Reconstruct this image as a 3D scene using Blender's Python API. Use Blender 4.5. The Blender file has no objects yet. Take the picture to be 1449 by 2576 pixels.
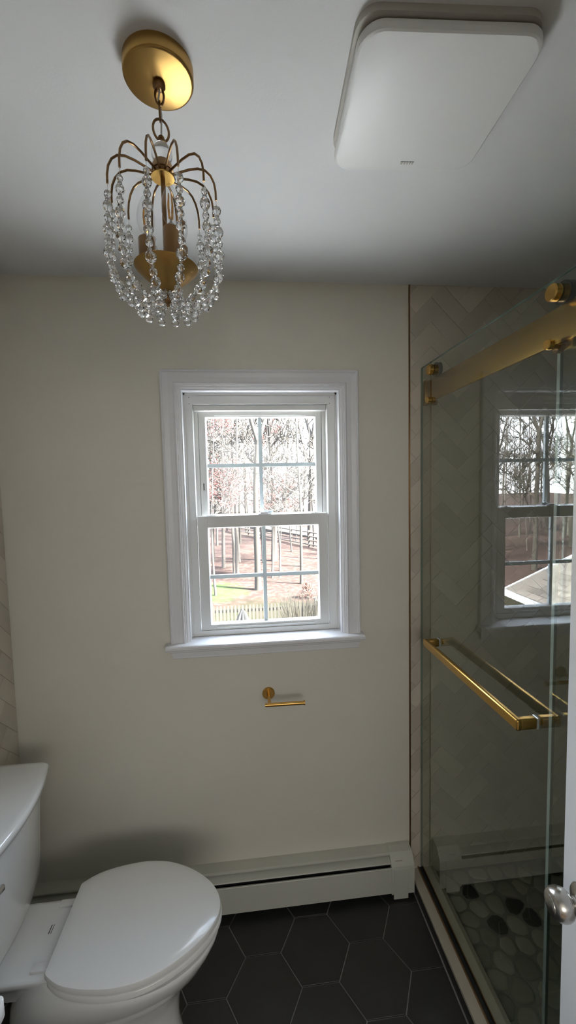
import bpy, bmesh, math, random
import numpy as np
from mathutils import Vector, Matrix

random.seed(7)
PI = math.pi
scene = bpy.context.scene
COL = scene.collection

# ------------------------------------------------------------------ camera
FPX = 1026.3
cam_data = bpy.data.cameras.new('camera')
cam = bpy.data.objects.new('camera', cam_data)
COL.objects.link(cam)
YAW, PITCH, ROLL = 0.1007, 0.0701, 0.0225
fw = Vector((math.sin(YAW) * math.cos(PITCH), math.cos(YAW) * math.cos(PITCH), -math.sin(PITCH)))
rt = Vector((math.cos(YAW), -math.sin(YAW), 0))
dn = fw.cross(rt)
r2 = rt * math.cos(ROLL) + dn * math.sin(ROLL)
d2 = -rt * math.sin(ROLL) + dn * math.cos(ROLL)
m3 = Matrix((r2, -d2, -fw)).transposed()
cam.matrix_world = Matrix.Translation((0.8804, -1.5619, 1.6943)) @ m3.to_4x4()
cam_data.sensor_fit = 'VERTICAL'
cam_data.sensor_height = 36.0
cam_data.lens = 36.0 * FPX / 2576.0
cam_data.clip_start = 0.02
cam_data.clip_end = 400
scene.camera = cam

# ------------------------------------------------------------------ world, sun, window light, exposure
scene.view_settings.view_transform = 'Standard'
scene.view_settings.look = 'None'
scene.view_settings.gamma = 1.0
scene.view_settings.use_curve_mapping = False
scene.view_settings.exposure = 0.5

world = bpy.data.worlds.new('sky')
scene.world = world
world.use_nodes = True
wn, wl = world.node_tree.nodes, world.node_tree.links
wn.clear()
w_out = wn.new('ShaderNodeOutputWorld')
w_bg = wn.new('ShaderNodeBackground')
w_tc = wn.new('ShaderNodeTexCoord')
w_sep = wn.new('ShaderNodeSeparateXYZ')
w_ramp = wn.new('ShaderNodeValToRGB')
w_ramp.color_ramp.elements[0].position = 0.0
w_ramp.color_ramp.elements[0].color = (0.88, 0.94, 1.0, 1)
w_ramp.color_ramp.elements[1].position = 0.75
w_ramp.color_ramp.elements[1].color = (0.50, 0.66, 0.92, 1)
w_noise = wn.new('ShaderNodeTexNoise')
w_noise.inputs['Scale'].default_value = 3.5
w_noise.inputs['Detail'].default_value = 6
w_cr = wn.new('ShaderNodeValToRGB')
w_cr.color_ramp.elements[0].position = 0.42
w_cr.color_ramp.elements[0].color = (0, 0, 0, 1)
w_cr.color_ramp.elements[1].position = 0.68
w_cr.color_ramp.elements[1].color = (1, 1, 1, 1)
w_mix = wn.new('ShaderNodeMixRGB')
w_mix.inputs['Color2'].default_value = (0.95, 0.96, 1.0, 1)
wl.new(w_tc.outputs['Generated'], w_sep.inputs[0])
wl.new(w_sep.outputs['Z'], w_ramp.inputs[0])
wl.new(w_tc.outputs['Generated'], w_noise.inputs['Vector'])
wl.new(w_noise.outputs['Fac'], w_cr.inputs[0])
wl.new(w_cr.outputs[0], w_mix.inputs['Fac'])
wl.new(w_ramp.outputs[0], w_mix.inputs['Color1'])
wl.new(w_mix.outputs[0], w_bg.inputs['Color'])
w_bg.inputs['Strength'].default_value = 13.0
wl.new(w_bg.outputs[0], w_out.inputs[0])

sun_d = bpy.data.lights.new('sun', 'SUN')
sun_d.energy = 158.0
sun_d.angle = math.radians(7)
sun_d.color = (1.0, 0.95, 0.86)
sun = bpy.data.objects.new('sun', sun_d)
COL.objects.link(sun)
sun.rotation_euler = (math.radians(44), 0, math.radians(64))   # from the right and a little behind the house

# portal so the sky through the bathroom window is sampled well
por_d = bpy.data.lights.new('window_portal', 'AREA')
por_d.shape = 'RECTANGLE'
por_d.size, por_d.size_y = 0.56, 0.92
por_d.cycles.is_portal = True
por = bpy.data.objects.new('window_portal', por_d)
COL.objects.link(por)
por.location = (0.945, 0.175, 1.56)
por.rotation_euler = (-PI / 2, 0, 0)

# fill light added in the hall behind the camera; no window is built there
hall_d = bpy.data.lights.new('hall_fill', 'AREA')
hall_d.shape = 'RECTANGLE'
hall_d.size, hall_d.size_y = 2.8, 1.0
hall_d.energy = 25.0
hall_d.color = (1.0, 0.97, 0.92)
hall = bpy.data.objects.new('hall_fill', hall_d)
COL.objects.link(hall)
hall.location = (1.25, -4.12, 1.8)
hall.rotation_euler = (PI / 2, 0, 0)


# ------------------------------------------------------------------ materials
def new_mat(name):
    m = bpy.data.materials.new(name)
    m.use_nodes = True
    nt = m.node_tree
    nt.nodes.clear()
    out = nt.nodes.new('ShaderNodeOutputMaterial')
    return m, nt, out


def mat(name, col, rough=0.5, metal=0.0, var=0.04, vscale=6.0, bump=0.0, bscale=200.0, coat=0.0,
        spec=0.5, col2=None, aniso=0.0, per_object=0.0, stretch=None):
    """Principled surface whose colour is broken up by object-space noise."""
    m, nt, out = new_mat(name)
    N, L = nt.nodes, nt.links
    b = N.new('ShaderNodeBsdfPrincipled')
    L.new(b.outputs[0], out.inputs[0])
    tc = N.new('ShaderNodeTexCoord')
    mp = N.new('ShaderNodeMapping')
    if stretch:
        mp.inputs['Scale'].default_value = stretch
    L.new(tc.outputs['Object'], mp.inputs['Vector'])
    nz = N.new('ShaderNodeTexNoise')
    nz.inputs['Scale'].default_value = vscale
    nz.inputs['Detail'].default_value = 4
    L.new(mp.outputs[0], nz.inputs['Vector'])
    mx = N.new('ShaderNodeMixRGB')
    a = tuple(max(0, c * (1 - var)) for c in col)
    c2 = col2 if col2 else tuple(min(1, c * (1 + var)) for c in col)
    mx.inputs['Color1'].default_value = (*a, 1)
    mx.inputs['Color2'].default_value = (*c2, 1)
    L.new(nz.outputs['Fac'], mx.inputs['Fac'])
    src = mx.outputs[0]
    if per_object:
        oi = N.new('ShaderNodeObjectInfo')
        mr = N.new('ShaderNodeMapRange')
        mr.inputs['To Min'].default_value = 1 - per_object
        mr.inputs['To Max'].default_value = 1 + per_object
        L.new(oi.outputs['Random'], mr.inputs['Value'])
        hs = N.new('ShaderNodeHueSaturation')
        L.new(mr.outputs[0], hs.inputs['Value'])
        L.new(src, hs.inputs['Color'])
        src = hs.outputs[0]
    L.new(src, b.inputs['Base Color'])
    b.inputs['Roughness'].default_value = rough
    b.inputs['Metallic'].default_value = metal
    b.inputs['Specular IOR Level'].default_value = spec
    b.inputs['Coat Weight'].default_value = coat
    b.inputs['Coat Roughness'].default_value = 0.06
    if aniso:
        b.inputs['Anisotropic'].default_value = aniso
        tg = N.new('ShaderNodeTangent')
        tg.direction_type = 'RADIAL'
        tg.axis = 'Z'
        L.new(tg.outputs[0], b.inputs['Tangent'])
    if bump:
        n2 = N.new('ShaderNodeTexNoise')
        n2.inputs['Scale'].default_value = bscale
        n2.inputs['Detail'].default_value = 3
        L.new(mp.outputs[0], n2.inputs['Vector'])
        bp = N.new('ShaderNodeBump')
        bp.inputs['Strength'].default_value = bump
        bp.inputs['Distance'].default_value = 0.002
        L.new(n2.outputs['Fac'], bp.inputs['Height'])
        L.new(bp.outputs[0], b.inputs['Normal'])
    return m


def glass_sheet(name, tint, ior=1.5):
    """Clear sheet glass: light passes straight through, Fresnel part reflects."""
    m, nt, out = new_mat(name)
    N, L = nt.nodes, nt.links
    tr = N.new('ShaderNodeBsdfTransparent')
    nz = N.new('ShaderNodeTexNoise')
    nz.inputs['Scale'].default_value = 2.0
    tc = N.new('ShaderNodeTexCoord')
    L.new(tc.outputs['Object'], nz.inputs['Vector'])
    mx = N.new('ShaderNodeMixRGB')
    mx.inputs['Color1'].default_value = (*[c * 0.99 for c in tint], 1)
    mx.inputs['Color2'].default_value = (*tint, 1)
    L.new(nz.outputs['Fac'], mx.inputs['Fac'])
    L.new(mx.outputs[0], tr.inputs['Color'])
    gl = N.new('ShaderNodeBsdfGlossy')
    gl.inputs['Roughness'].default_value = 0.0
    fr = N.new('ShaderNodeFresnel')
    fr.inputs['IOR'].default_value = ior
    geo = N.new('ShaderNodeNewGeometry')
    # reflection of both faces of the thin sheet, taken at the face met first
    mi = N.new('ShaderNodeMath')
    mi.operation = 'MULTIPLY'
    inv = N.new('ShaderNodeMath')
    inv.operation = 'SUBTRACT'
    inv.inputs[0].default_value = 1.0
    L.new(geo.outputs['Backfacing'], inv.inputs[1])
    sq = N.new('ShaderNodeMath')
    sq.operation = 'ADD'
    sq.inputs[1].default_value = 1.0
    dv = N.new('ShaderNodeMath')
    dv.operation = 'DIVIDE'
    tw = N.new('ShaderNodeMath')
    tw.operation = 'MULTIPLY'
    tw.inputs[1].default_value = 2.0
    L.new(fr.outputs[0], sq.inputs[0])
    L.new(fr.outputs[0], tw.inputs[0])
    L.new(tw.outputs[0], dv.inputs[0])
    L.new(sq.outputs[0], dv.inputs[1])
    L.new(dv.outputs[0], mi.inputs[0])
    L.new(inv.outputs[0], mi.inputs[1])
    ms = N.new('ShaderNodeMixShader')
    L.new(mi.outputs[0], ms.inputs[0])
    L.new(tr.outputs[0], ms.inputs[1])
    L.new(gl.outputs[0], ms.inputs[2])
    L.new(ms.outputs[0], out.inputs[0])
    return m


def crystal(name, col, ior, rough=0.0):
    m, nt, out = new_mat(name)
    N, L = nt.nodes, nt.links
    b = N.new('ShaderNodeBsdfPrincipled')
    tc = N.new('ShaderNodeTexCoord')
    nz = N.new('ShaderNodeTexNoise')
    nz.inputs['Scale'].default_value = 30
    L.new(tc.outputs['Object'], nz.inputs['Vector'])
    mx = N.new('ShaderNodeMixRGB')
    mx.inputs['Color1'].default_value = (*col, 1)
    mx.inputs['Color2'].default_value = (1, 1, 1, 1)
    L.new(nz.outputs['Fac'], mx.inputs['Fac'])
    L.new(mx.outputs[0], b.inputs['Base Color'])
    b.inputs['Transmission Weight'].default_value = 1.0
    b.inputs['IOR'].default_value = ior
    b.inputs['Roughness'].default_value = rough
    L.new(b.outputs[0], out.inputs[0])
    return m


def vinyl_grid(name):
    """thin pale hollow vinyl bar: mostly diffuse, with translucency added to imitate glare around it"""
    m, nt, out = new_mat(name)
    N, L = nt.nodes, nt.links
    tc = N.new('ShaderNodeTexCoord')
    nz = N.new('ShaderNodeTexNoise')
    nz.inputs['Scale'].default_value = 12
    L.new(tc.outputs['Object'], nz.inputs['Vector'])
    mx = N.new('ShaderNodeMixRGB')
    mx.inputs['Color1'].default_value = (0.74, 0.81, 0.83, 1)
    mx.inputs['Color2'].default_value = (0.80, 0.86, 0.87, 1)
    L.new(nz.outputs['Fac'], mx.inputs['Fac'])
    df = N.new('ShaderNodeBsdfDiffuse')
    tr = N.new('ShaderNodeBsdfTranslucent')
    L.new(mx.outputs[0], df.inputs['Color'])
    L.new(mx.outputs[0], tr.inputs['Color'])
    ms = N.new('ShaderNodeMixShader')
    ms.inputs[0].default_value = 0.13  # translucent share stands in for lens glare brightening the bars
    L.new(df.outputs[0], ms.inputs[1])
    L.new(tr.outputs[0], ms.inputs[2])
    L.new(ms.outputs[0], out.inputs[0])
    return m


M = dict(
    wall=mat('wall_paint', (0.755, 0.73, 0.645), 0.75, var=0.02, bump=0.15, bscale=260),
    hallwall=mat('hall_paint', (0.72, 0.70, 0.66), 0.8, var=0.02),
    ceiling=mat('ceiling_paint', (0.80, 0.80, 0.79), 0.85, var=0.015, bump=0.12, bscale=180),
    trim=mat('trim_paint', (0.80, 0.80, 0.82), 0.35, var=0.02),
    vinyl=mat('window_vinyl', (0.76, 0.76, 0.74), 0.4, var=0.02),
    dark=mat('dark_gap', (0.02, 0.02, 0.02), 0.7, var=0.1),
    heater=mat('heater_enamel', (0.60, 0.60, 0.53), 0.42, var=0.03),
    brass=mat('brushed_brass', (0.60, 0.37, 0.105), 0.27, 1.0, var=0.06, vscale=30, stretch=(1, 1, 8)),
    brass_spun=mat('spun_brass', (0.42, 0.26, 0.085), 0.36, 1.0, var=0.04, vscale=30, aniso=0.6),
    brass_dark=mat('aged_brass', (0.27, 0.16, 0.075), 0.3, 1.0, var=0.08, vscale=40),
    nickel=mat('satin_nickel', (0.58, 0.56, 0.53), 0.26, 1.0, var=0.03),
    chrome=mat('chrome', (0.62, 0.62, 0.64), 0.12, 1.0, var=0.02),
    rubber=mat('black_rubber', (0.02, 0.022, 0.022), 0.5, var=0.1),
    slate=mat('slate_tile', (0.030, 0.030, 0.0295), 0.42, var=0.35, vscale=9, bump=0.25, bscale=90, per_object=0.15),
    floor_grout=mat('floor_grout', (0.30, 0.295, 0.28), 0.9, var=0.15, vscale=60),
    tile=mat('wall_tile', (0.60, 0.54, 0.455), 0.28, var=0.09, vscale=7, bump=0.12, bscale=35, per_object=0.11),
    tile_grout=mat('wall_grout', (0.66, 0.63, 0.57), 0.9, var=0.05, vscale=60),
    stone=mat('curb_stone', (0.50, 0.46, 0.38), 0.3, var=0.08, vscale=14),
    pebble_l=mat('pebble_light', (0.40, 0.385, 0.33), 0.5, var=0.10, vscale=18, per_object=0.22),
    pebble_d=mat('pebble_dark', (0.045, 0.045, 0.038), 0.4, var=0.2, vscale=18, per_object=0.3),
    pebble_grout=mat('pebble_grout', (0.33, 0.325, 0.29), 0.95, var=0.1, vscale=80),
    ceramic=mat('toilet_ceramic', (0.89, 0.895, 0.885), 0.12, var=0.01, coat=0.6),
    seat=mat('seat_plastic', (0.87, 0.87, 0.855), 0.16, var=0.01, coat=0.3),
    ink=mat('logo_ink', (0.015, 0.015, 0.015), 0.5, var=0.05),
    fan=mat('fan_plastic', (0.82, 0.815, 0.79), 0.4, var=0.015),
    fan_gap=mat('fan_recess', (0.50, 0.48, 0.43), 0.6, var=0.03),
    door=mat('door_paint', (0.88, 0.89, 0.90), 0.4, var=0.02, bump=0.1, bscale=60, stretch=(1, 1, 0.05)),
    counter=mat('quartz_counter', (0.80, 0.80, 0.80), 0.15, var=0.04, vscale=30),
    cabinet=mat('vanity_paint', (0.35, 0.37, 0.36), 0.45, var=0.04),
    filament=mat('bulb_filament', (0.80, 0.42, 0.10), 0.5, var=0.05),
    cord=mat('clear_cord', (0.62, 0.60, 0.56), 0.3, var=0.05),
    grid=vinyl_grid('window_grid'),
    shower_glass=glass_sheet('shower_glass', (0.915, 0.945, 0.905), 1.55),
    pane=glass_sheet('window_glass', (0.975, 0.985, 0.98), 1.45),
    glass_edge=mat('glass_edge', (0.20, 0.34, 0.30), 0.08, var=0.1, coat=1.0),
    seal=mat('clear_seal', (0.42, 0.47, 0.47), 0.15, var=0.05, coat=0.6),
    crystal=crystal('crystal', (0.97, 0.98, 1.0), 1.58),
    bulb=glass_sheet('bulb_glass', (0.96, 0.96, 0.96), 1.35),
    # outdoors
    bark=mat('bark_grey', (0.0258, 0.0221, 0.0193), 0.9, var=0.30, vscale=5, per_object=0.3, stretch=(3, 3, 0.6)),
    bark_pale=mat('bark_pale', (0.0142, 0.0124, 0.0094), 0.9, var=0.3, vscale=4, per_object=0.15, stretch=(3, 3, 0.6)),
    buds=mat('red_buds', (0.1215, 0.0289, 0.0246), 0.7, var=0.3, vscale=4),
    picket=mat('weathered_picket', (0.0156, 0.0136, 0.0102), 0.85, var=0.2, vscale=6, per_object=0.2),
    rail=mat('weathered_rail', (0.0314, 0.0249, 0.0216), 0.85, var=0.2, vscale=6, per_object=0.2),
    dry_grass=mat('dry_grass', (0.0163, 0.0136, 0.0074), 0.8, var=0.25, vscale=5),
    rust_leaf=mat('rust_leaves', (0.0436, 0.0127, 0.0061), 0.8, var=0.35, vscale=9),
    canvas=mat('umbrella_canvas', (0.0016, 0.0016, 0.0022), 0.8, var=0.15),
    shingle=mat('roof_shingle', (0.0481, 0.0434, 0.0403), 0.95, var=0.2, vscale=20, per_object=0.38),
    gutter=mat('gutter_white', (0.60, 0.61, 0.62), 0.4, var=0.03),
    siding=mat('house_siding', (0.5880, 0.5880, 0.5600), 0.7, var=0.05),
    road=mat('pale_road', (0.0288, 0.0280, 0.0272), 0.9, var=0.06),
)


def ground_mat():
    m, nt, out = new_mat('woodland_ground')
    N, L = nt.nodes, nt.links
    b = N.new('ShaderNodeBsdfPrincipled')
    b.inputs['Roughness'].default_value = 0.95
    b.inputs['Specular IOR Level'].default_value = 0.1
    L.new(b.outputs[0], out.inputs[0])
    tc = N.new('ShaderNodeTexCoord')

    def noise(scale, detail=5):
        n = N.new('ShaderNodeTexNoise')
        n.inputs['Scale'].default_value = scale
        n.inputs['Detail'].default_value = detail
        L.new(tc.outputs['Object'], n.inputs['Vector'])
        return n

    def ramp(src, stops):
        r = N.new('ShaderNodeValToRGB')
        e = r.color_ramp.elements
        e[0].position, e[0].color = stops[0][0], (*stops[0][1], 1)
        e[1].position, e[1].color = stops[-1][0], (*stops[-1][1], 1)
        for p, c in stops[1:-1]:
            k = e.new(p)
            k.color = (*c, 1)
        L.new(src, r.inputs[0])
        return r
    n1 = noise(4.5, 9)
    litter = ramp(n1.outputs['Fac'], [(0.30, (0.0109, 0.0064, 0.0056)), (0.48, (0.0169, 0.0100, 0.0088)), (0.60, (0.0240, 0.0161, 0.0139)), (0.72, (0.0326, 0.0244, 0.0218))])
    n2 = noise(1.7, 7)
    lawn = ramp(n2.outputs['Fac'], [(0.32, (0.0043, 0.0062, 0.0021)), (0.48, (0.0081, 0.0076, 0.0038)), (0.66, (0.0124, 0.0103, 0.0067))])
    sep = N.new('ShaderNodeSeparateXYZ')
    L.new(tc.outputs['Object'], sep.inputs[0])
    n3 = noise(0.35, 4)
    add = N.new('ShaderNodeMath')
    add.operation = 'MULTIPLY_ADD'
    L.new(n3.outputs['Fac'], add.inputs[0])
    add.inputs[1].default_value = 7.0
    L.new(sep.outputs['Y'], add.inputs[2])
    edge = N.new('ShaderNodeMapRange')
    edge.inputs['From Min'].default_value = 17.3
    edge.inputs['From Max'].default_value = 18.6
    L.new(add.outputs[0], edge.inputs['Value'])
    mx = N.new('ShaderNodeMixRGB')
    L.new(edge.outputs[0], mx.inputs['Fac'])
    L.new(lawn.outputs[0], mx.inputs['Color1'])
    L.new(litter.outputs[0], mx.inputs['Color2'])
    # a fresh green patch of lawn
    d = N.new('ShaderNodeVectorMath')
    d.operation = 'DISTANCE'
    L.new(tc.outputs['Object'], d.inputs[0])
    d.inputs[1].default_value = (-0.95, 16.5, -3)
    pm = N.new('ShaderNodeMath')
    pm.operation = 'MULTIPLY_ADD'
    L.new(n2.outputs['Fac'], pm.inputs[0])
    pm.inputs[1].default_value = 2.4
    L.new(d.outputs['Value'], pm.inputs[2])
    pr = N.new('ShaderNodeMapRange')
    pr.inputs['From Min'].default_value = 2.1
    pr.inputs['From Max'].default_value = 3.2
    pr.inputs['To Min'].default_value = 0.6
    pr.inputs['To Max'].default_value = 0.0
    L.new(pm.outputs[0], pr.inputs['Value'])
    mx2 = N.new('ShaderNodeMixRGB')
    L.new(pr.outputs[0], mx2.inputs['Fac'])
    L.new(mx.outputs[0], mx2.inputs['Color1'])
    mx2.inputs['Color2'].default_value = (0.010, 0.030, 0.005, 1)
    L.new(mx2.outputs[0], b.inputs['Base Color'])
    return m


M['ground'] = ground_mat()


# ------------------------------------------------------------------ mesh helpers
class MB:
    """Collects faces in world coordinates; build() links ONE mesh object."""

    def __init__(self):
        self.v, self.f = [], []

    def add(self, verts, faces):
        o = len(self.v)
        self.v += [tuple(p) for p in verts]
        self.f += [tuple(i + o for i in fc) for fc in faces]
        return self

    def box(self, x0, x1, y0, y1, z0, z1):
        x0, x1 = min(x0, x1), max(x0, x1)
        y0, y1 = min(y0, y1), max(y0, y1)
        z0, z1 = min(z0, z1), max(z0, z1)
        v = [(x, y, z) for z in (z0, z1) for y in (y0, y1) for x in (x0, x1)]
        return self.add(v, [(0, 2, 3, 1), (4, 5, 7, 6), (0, 1, 5, 4), (2, 6, 7, 3), (0, 4, 6, 2), (1, 3, 7, 5)])

    def rbox(self, x0, x1, y0, y1, z0, z1, r=0.003, seg=2):
        bm = bmesh.new()
        bmesh.ops.create_cube(bm, size=1)
        for v in bm.verts:
            v.co = Vector(((x0 + x1) / 2 + v.co.x * abs(x1 - x0), (y0 + y1) / 2 + v.co.y * abs(y1 - y0), (z0 + z1) / 2 + v.co.z * abs(z1 - z0)))
        r = min(r, 0.49 * min(abs(x1 - x0), abs(y1 - y0), abs(z1 - z0)))
        bmesh.ops.bevel(bm, geom=list(bm.edges), offset=r, segments=seg, affect='EDGES', profile=0.5)
        bm.verts.index_update()
        self.add([v.co[:] for v in bm.verts], [[v.index for v in f.verts] for f in bm.faces])
        bm.free()
        return self

    def rings(self, rings, cap0=True, cap1=True, closed=True):
        n = len(rings[0])
        v = [p for r in rings for p in r]
        f = []
        for i in range(len(rings) - 1):
            for j in range(n if closed else n - 1):
                k = (j + 1) % n
                f.append((i * n + j, i * n + k, (i + 1) * n + k, (i + 1) * n + j))
        if cap0:
            f.append(tuple(range(n))[::-1])
        if cap1:
            f.append(tuple((len(rings) - 1) * n + j for j in range(n)))
        return self.add(v, f)

    def lathe(self, prof, c, axis=(0, 0, 1), n=24, cap=True):
        """prof: list of (radius, height along axis) from c."""
        a = Vector(axis).normalized()
        u = a.orthogonal().normalized()
        w = a.cross(u)
        c = Vector(c)
        rg = []
        for r, h in prof:
            r = max(r, 1e-5)
            rg.append([tuple(c + a * h + (u * math.cos(t) + w * math.sin(t)) * r) for t in [2 * PI * k / n for k in range(n)]])
        return self.rings(rg, cap, cap)

    def tube(self, pts, r, n=8, closed=False, cap=True):
        pts = [Vector(p) for p in pts]
        rs = r if isinstance(r, (list, tuple)) else [r] * len(pts)
        m = len(pts)
        rg = []
        prev = None
        for i, p in enumerate(pts):
            if closed:
                t = pts[(i + 1) % m] - pts[i - 1]
            else:
                t = pts[min(i + 1, m - 1)] - pts[max(i - 1, 0)]
            t.normalize()
            if prev is None:
                u = t.orthogonal().normalized()
            else:
                u = (prev - t * prev.dot(t))
                u = u.normalized() if u.length > 1e-6 else t.orthogonal().normalized()
            prev = u
            w = t.cross(u)
            rg.append([tuple(p + (u * math.cos(a) + w * math.sin(a)) * rs[i]) for a in [2 * PI * k / n for k in range(n)]])
        if closed:
            rg.append(rg[0])
            return self.rings(rg, False, False)
        return self.rings(rg, cap, cap)

    def mesh(self, name, smooth=False, angle=40, off=(0, 0, 0)):
        me = bpy.data.meshes.new(name)
        me.from_pydata([(p[0] - off[0], p[1] - off[1], p[2] - off[2]) for p in self.v], [], self.f)
        me.validate()
        bm = bmesh.new()
        bm.from_mesh(me)
        bmesh.ops.recalc_face_normals(bm, faces=list(bm.faces))
        if smooth:
            for f in bm.faces:
                f.smooth = True
            lim = math.radians(angle)
            for e in bm.edges:
                if len(e.link_faces) == 2 and e.calc_face_angle(0) > lim:
                    e.smooth = False
        bm.to_mesh(me)
        bm.free()
        return me

    def build(self, name, m, parent=None, smooth=False, angle=40):
        if parent is not None:
            off = root_loc(parent)
        else:
            a = np.array(self.v)
            lo, hi = a.min(0), a.max(0)
            off = ((lo[0] + hi[0]) / 2, (lo[1] + hi[1]) / 2, lo[2])
        me = self.mesh(name, smooth, angle, off)
        me.materials.append(M[m] if isinstance(m, str) else m)
        o = bpy.data.objects.new(name, me)
        COL.objects.link(o)
        if parent is not None:
            o.parent = parent
        else:
            o.location = off
        return o


def root_loc(o):
    p = Vector((0, 0, 0))
    while o is not None:
        p += Vector(o.location)
        o = o.parent
    return p


def tag(o, label=None, cat=None, group=None, kind=None):
    if label:
        o['label'] = label
    if cat:
        o['category'] = cat
    if group:
        o['group'] = group
    if kind:
        o['kind'] = kind
    return o


def thing(name, loc, label=None, cat=None, group=None, kind=None, parent=None):
    o = bpy.data.objects.new(name, None)
    o.empty_display_size = 0.05
    COL.objects.link(o)
    if parent is not None:
        o.parent = parent
        o.location = Vector(loc) - root_loc(parent)
    else:
        o.location = loc
    return tag(o, label, cat, group, kind)


def place(name, me, loc, parent=None, rot=None, scale=None):
    o = bpy.data.objects.new(name, me)
    COL.objects.link(o)
    if parent is not None:
        o.parent = parent
        o.location = Vector(loc) - root_loc(parent)
    else:
        o.location = loc
    if rot:
        o.rotation_euler = rot
    if scale:
        o.scale = scale
    return o


def clip_poly(poly, x0, x1, y0, y1):
    def cl(p, inside, inter):
        out = []
        for i in range(len(p)):
            a, b = p[i - 1], p[i]
            ia, ib = inside(a), inside(b)
            if ib:
                if not ia:
                    out.append(inter(a, b))
                out.append(b)
            elif ia:
                out.append(inter(a, b))
        return out

    def ix(v):
        return lambda a, b: (v, a[1] + (b[1] - a[1]) * (v - a[0]) / (b[0] - a[0]))

    def iy(v):
        return lambda a, b: (a[0] + (b[0] - a[0]) * (v - a[1]) / (b[1] - a[1]), v)
    for ins, it in ((lambda p: p[0] >= x0, ix(x0)), (lambda p: p[0] <= x1, ix(x1)), (lambda p: p[1] >= y0, iy(y0)), (lambda p: p[1] <= y1, iy(y1))):
        if not poly:
            return []
        poly = cl(poly, ins, it)
    return poly


def poly_area(p):
    return 0.5 * sum(p[i - 1][0] * p[i][1] - p[i][0] * p[i - 1][1] for i in range(len(p)))


def inset(poly, d):
    """inset a convex polygon (ccw) by d"""
    n = len(poly)
    out = []
    for i in range(n):
        p0, p1, p2 = Vector(poly[i - 1]), Vector(poly[i]), Vector(poly[(i + 1) % n])
        e1, e2 = (p1 - p0), (p2 - p1)
        if e1.length < 1e-7 or e2.length < 1e-7:
            out.append(tuple(p1))
            continue
        n1 = Vector((-e1.y, e1.x)).normalized()
        n2 = Vector((-e2.y, e2.x)).normalized()
        b = n1 + n2
        k = d / max(0.25, (1 + n1.dot(n2)) / 1.0)
        out.append(tuple(p1 + b * k))
    return out


def clean_poly(p, eps=1e-4):
    out = []
    for q in p:
        if not out or math.dist(out[-1], q) > eps:
            out.append(q)
    while len(out) > 1 and math.dist(out[0], out[-1]) <= eps:
        out.pop()
    return out


def slab(mb, poly, to3, h, ch=0.0008, gap=0.0009, base=0.0):
    """A tile: polygon (ccw, 2D) raised by h with a chamfered edge. to3(u, v, height)."""
    p0 = inset(poly, gap)
    p1 = inset(poly, gap + ch)
    mb.rings([[to3(u, v, base) for u, v in p0], [to3(u, v, h - ch) for u, v in p0], [to3(u, v, h) for u, v in p1]], True, True)


# ================================================================== ROOM SHELL
H = 2.44
XG = 1.566           # face of the sliding shower glass
XT = 1.522           # brass tile edge on the back wall
XR = 2.42            # far side wall of the shower
YF = -1.72           # wall with the doorway, behind the camera
WX0, WX1, WZ0, WZ1 = 0.648, 1.247, 1.093, 2.048   # window opening

wb = MB()
wb.box(-0.15, WX0, 0, 0.15, -0.2, H + 0.05).box(WX1, XR + 0.12, 0, 0.15, -0.2, H + 0.05)
wb.box(WX0, WX1, 0, 0.15, -0.2, WZ0).box(WX0, WX1, 0, 0.15, WZ1, H + 0.05)
wall_back = tag(wb.build('wall_back', 'wall'), kind='structure')
wall_left = tag(MB().box(-0.15, 0, YF - 0.12, 0, -0.2, H + 0.05).build('wall_left', 'wall'), kind='structure')
wall_right = tag(MB().box(XR, XR + 0.12, YF - 0.12, 0, -0.2, H + 0.05).build('wall_right', 'wall'), kind='structure')
DX0, DX1, DZ = 0.645, 1.445, 2.06                    # doorway
wf = MB()
wf.box(0, DX0, YF - 0.12, YF, -0.2, H + 0.05).box(DX1, XR, YF - 0.12, YF, -0.2, H + 0.05).box(DX0, DX1, YF - 0.12, YF, DZ, H + 0.05)
wall_front = tag(wf.build('wall_front', 'wall'), kind='structure')
ceiling = tag(MB().box(-0.15, XR + 0.12, YF - 0.12, 0.15, H, H + 0.15).build('ceiling', 'ceiling'), kind='structure')
floor = tag(MB().box(-0.02, 1.62, YF - 0.12, 0.02, -0.2, -0.0035).build('floor', 'floor_grout'), kind='structure')

# hall behind the camera
hy0, hy1, hx0, hx1 = -4.2, YF - 0.12, -0.6, 2.7
hall_walls = MB()
hall_walls.box(hx0 - 0.1, hx0, hy0, hy1, -0.2, H + 0.05).box(hx1, hx1 + 0.1, hy0, hy1, -0.2, H + 0.05)
hall_walls.box(hx0 - 0.1, hx1 + 0.1, hy0 - 0.1, hy0, -0.2, H + 0.05)
hall_walls.box(hx0 - 0.1, 0.0, hy1, hy1 + 0.05, -0.2, H + 0.05).box(XR, hx1 + 0.1, hy1, hy1 + 0.05, -0.2, H + 0.05)
tag(hall_walls.build('wall_hall', 'hallwall'), kind='structure')
tag(MB().box(hx0 - 0.1, hx1 + 0.1, hy0 - 0.1, hy1, H, H + 0.15).build('ceiling_hall', 'ceiling'), kind='structure')
tag(MB().box(hx0 - 0.1, hx1 + 0.1, hy0 - 0.1, hy1, -0.2, 0.0).build('floor_hall', mat('hall_wood', (0.30, 0.19, 0.11), 0.4, var=0.2, vscale=5, stretch=(8, 1, 1))), kind='structure')

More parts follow.
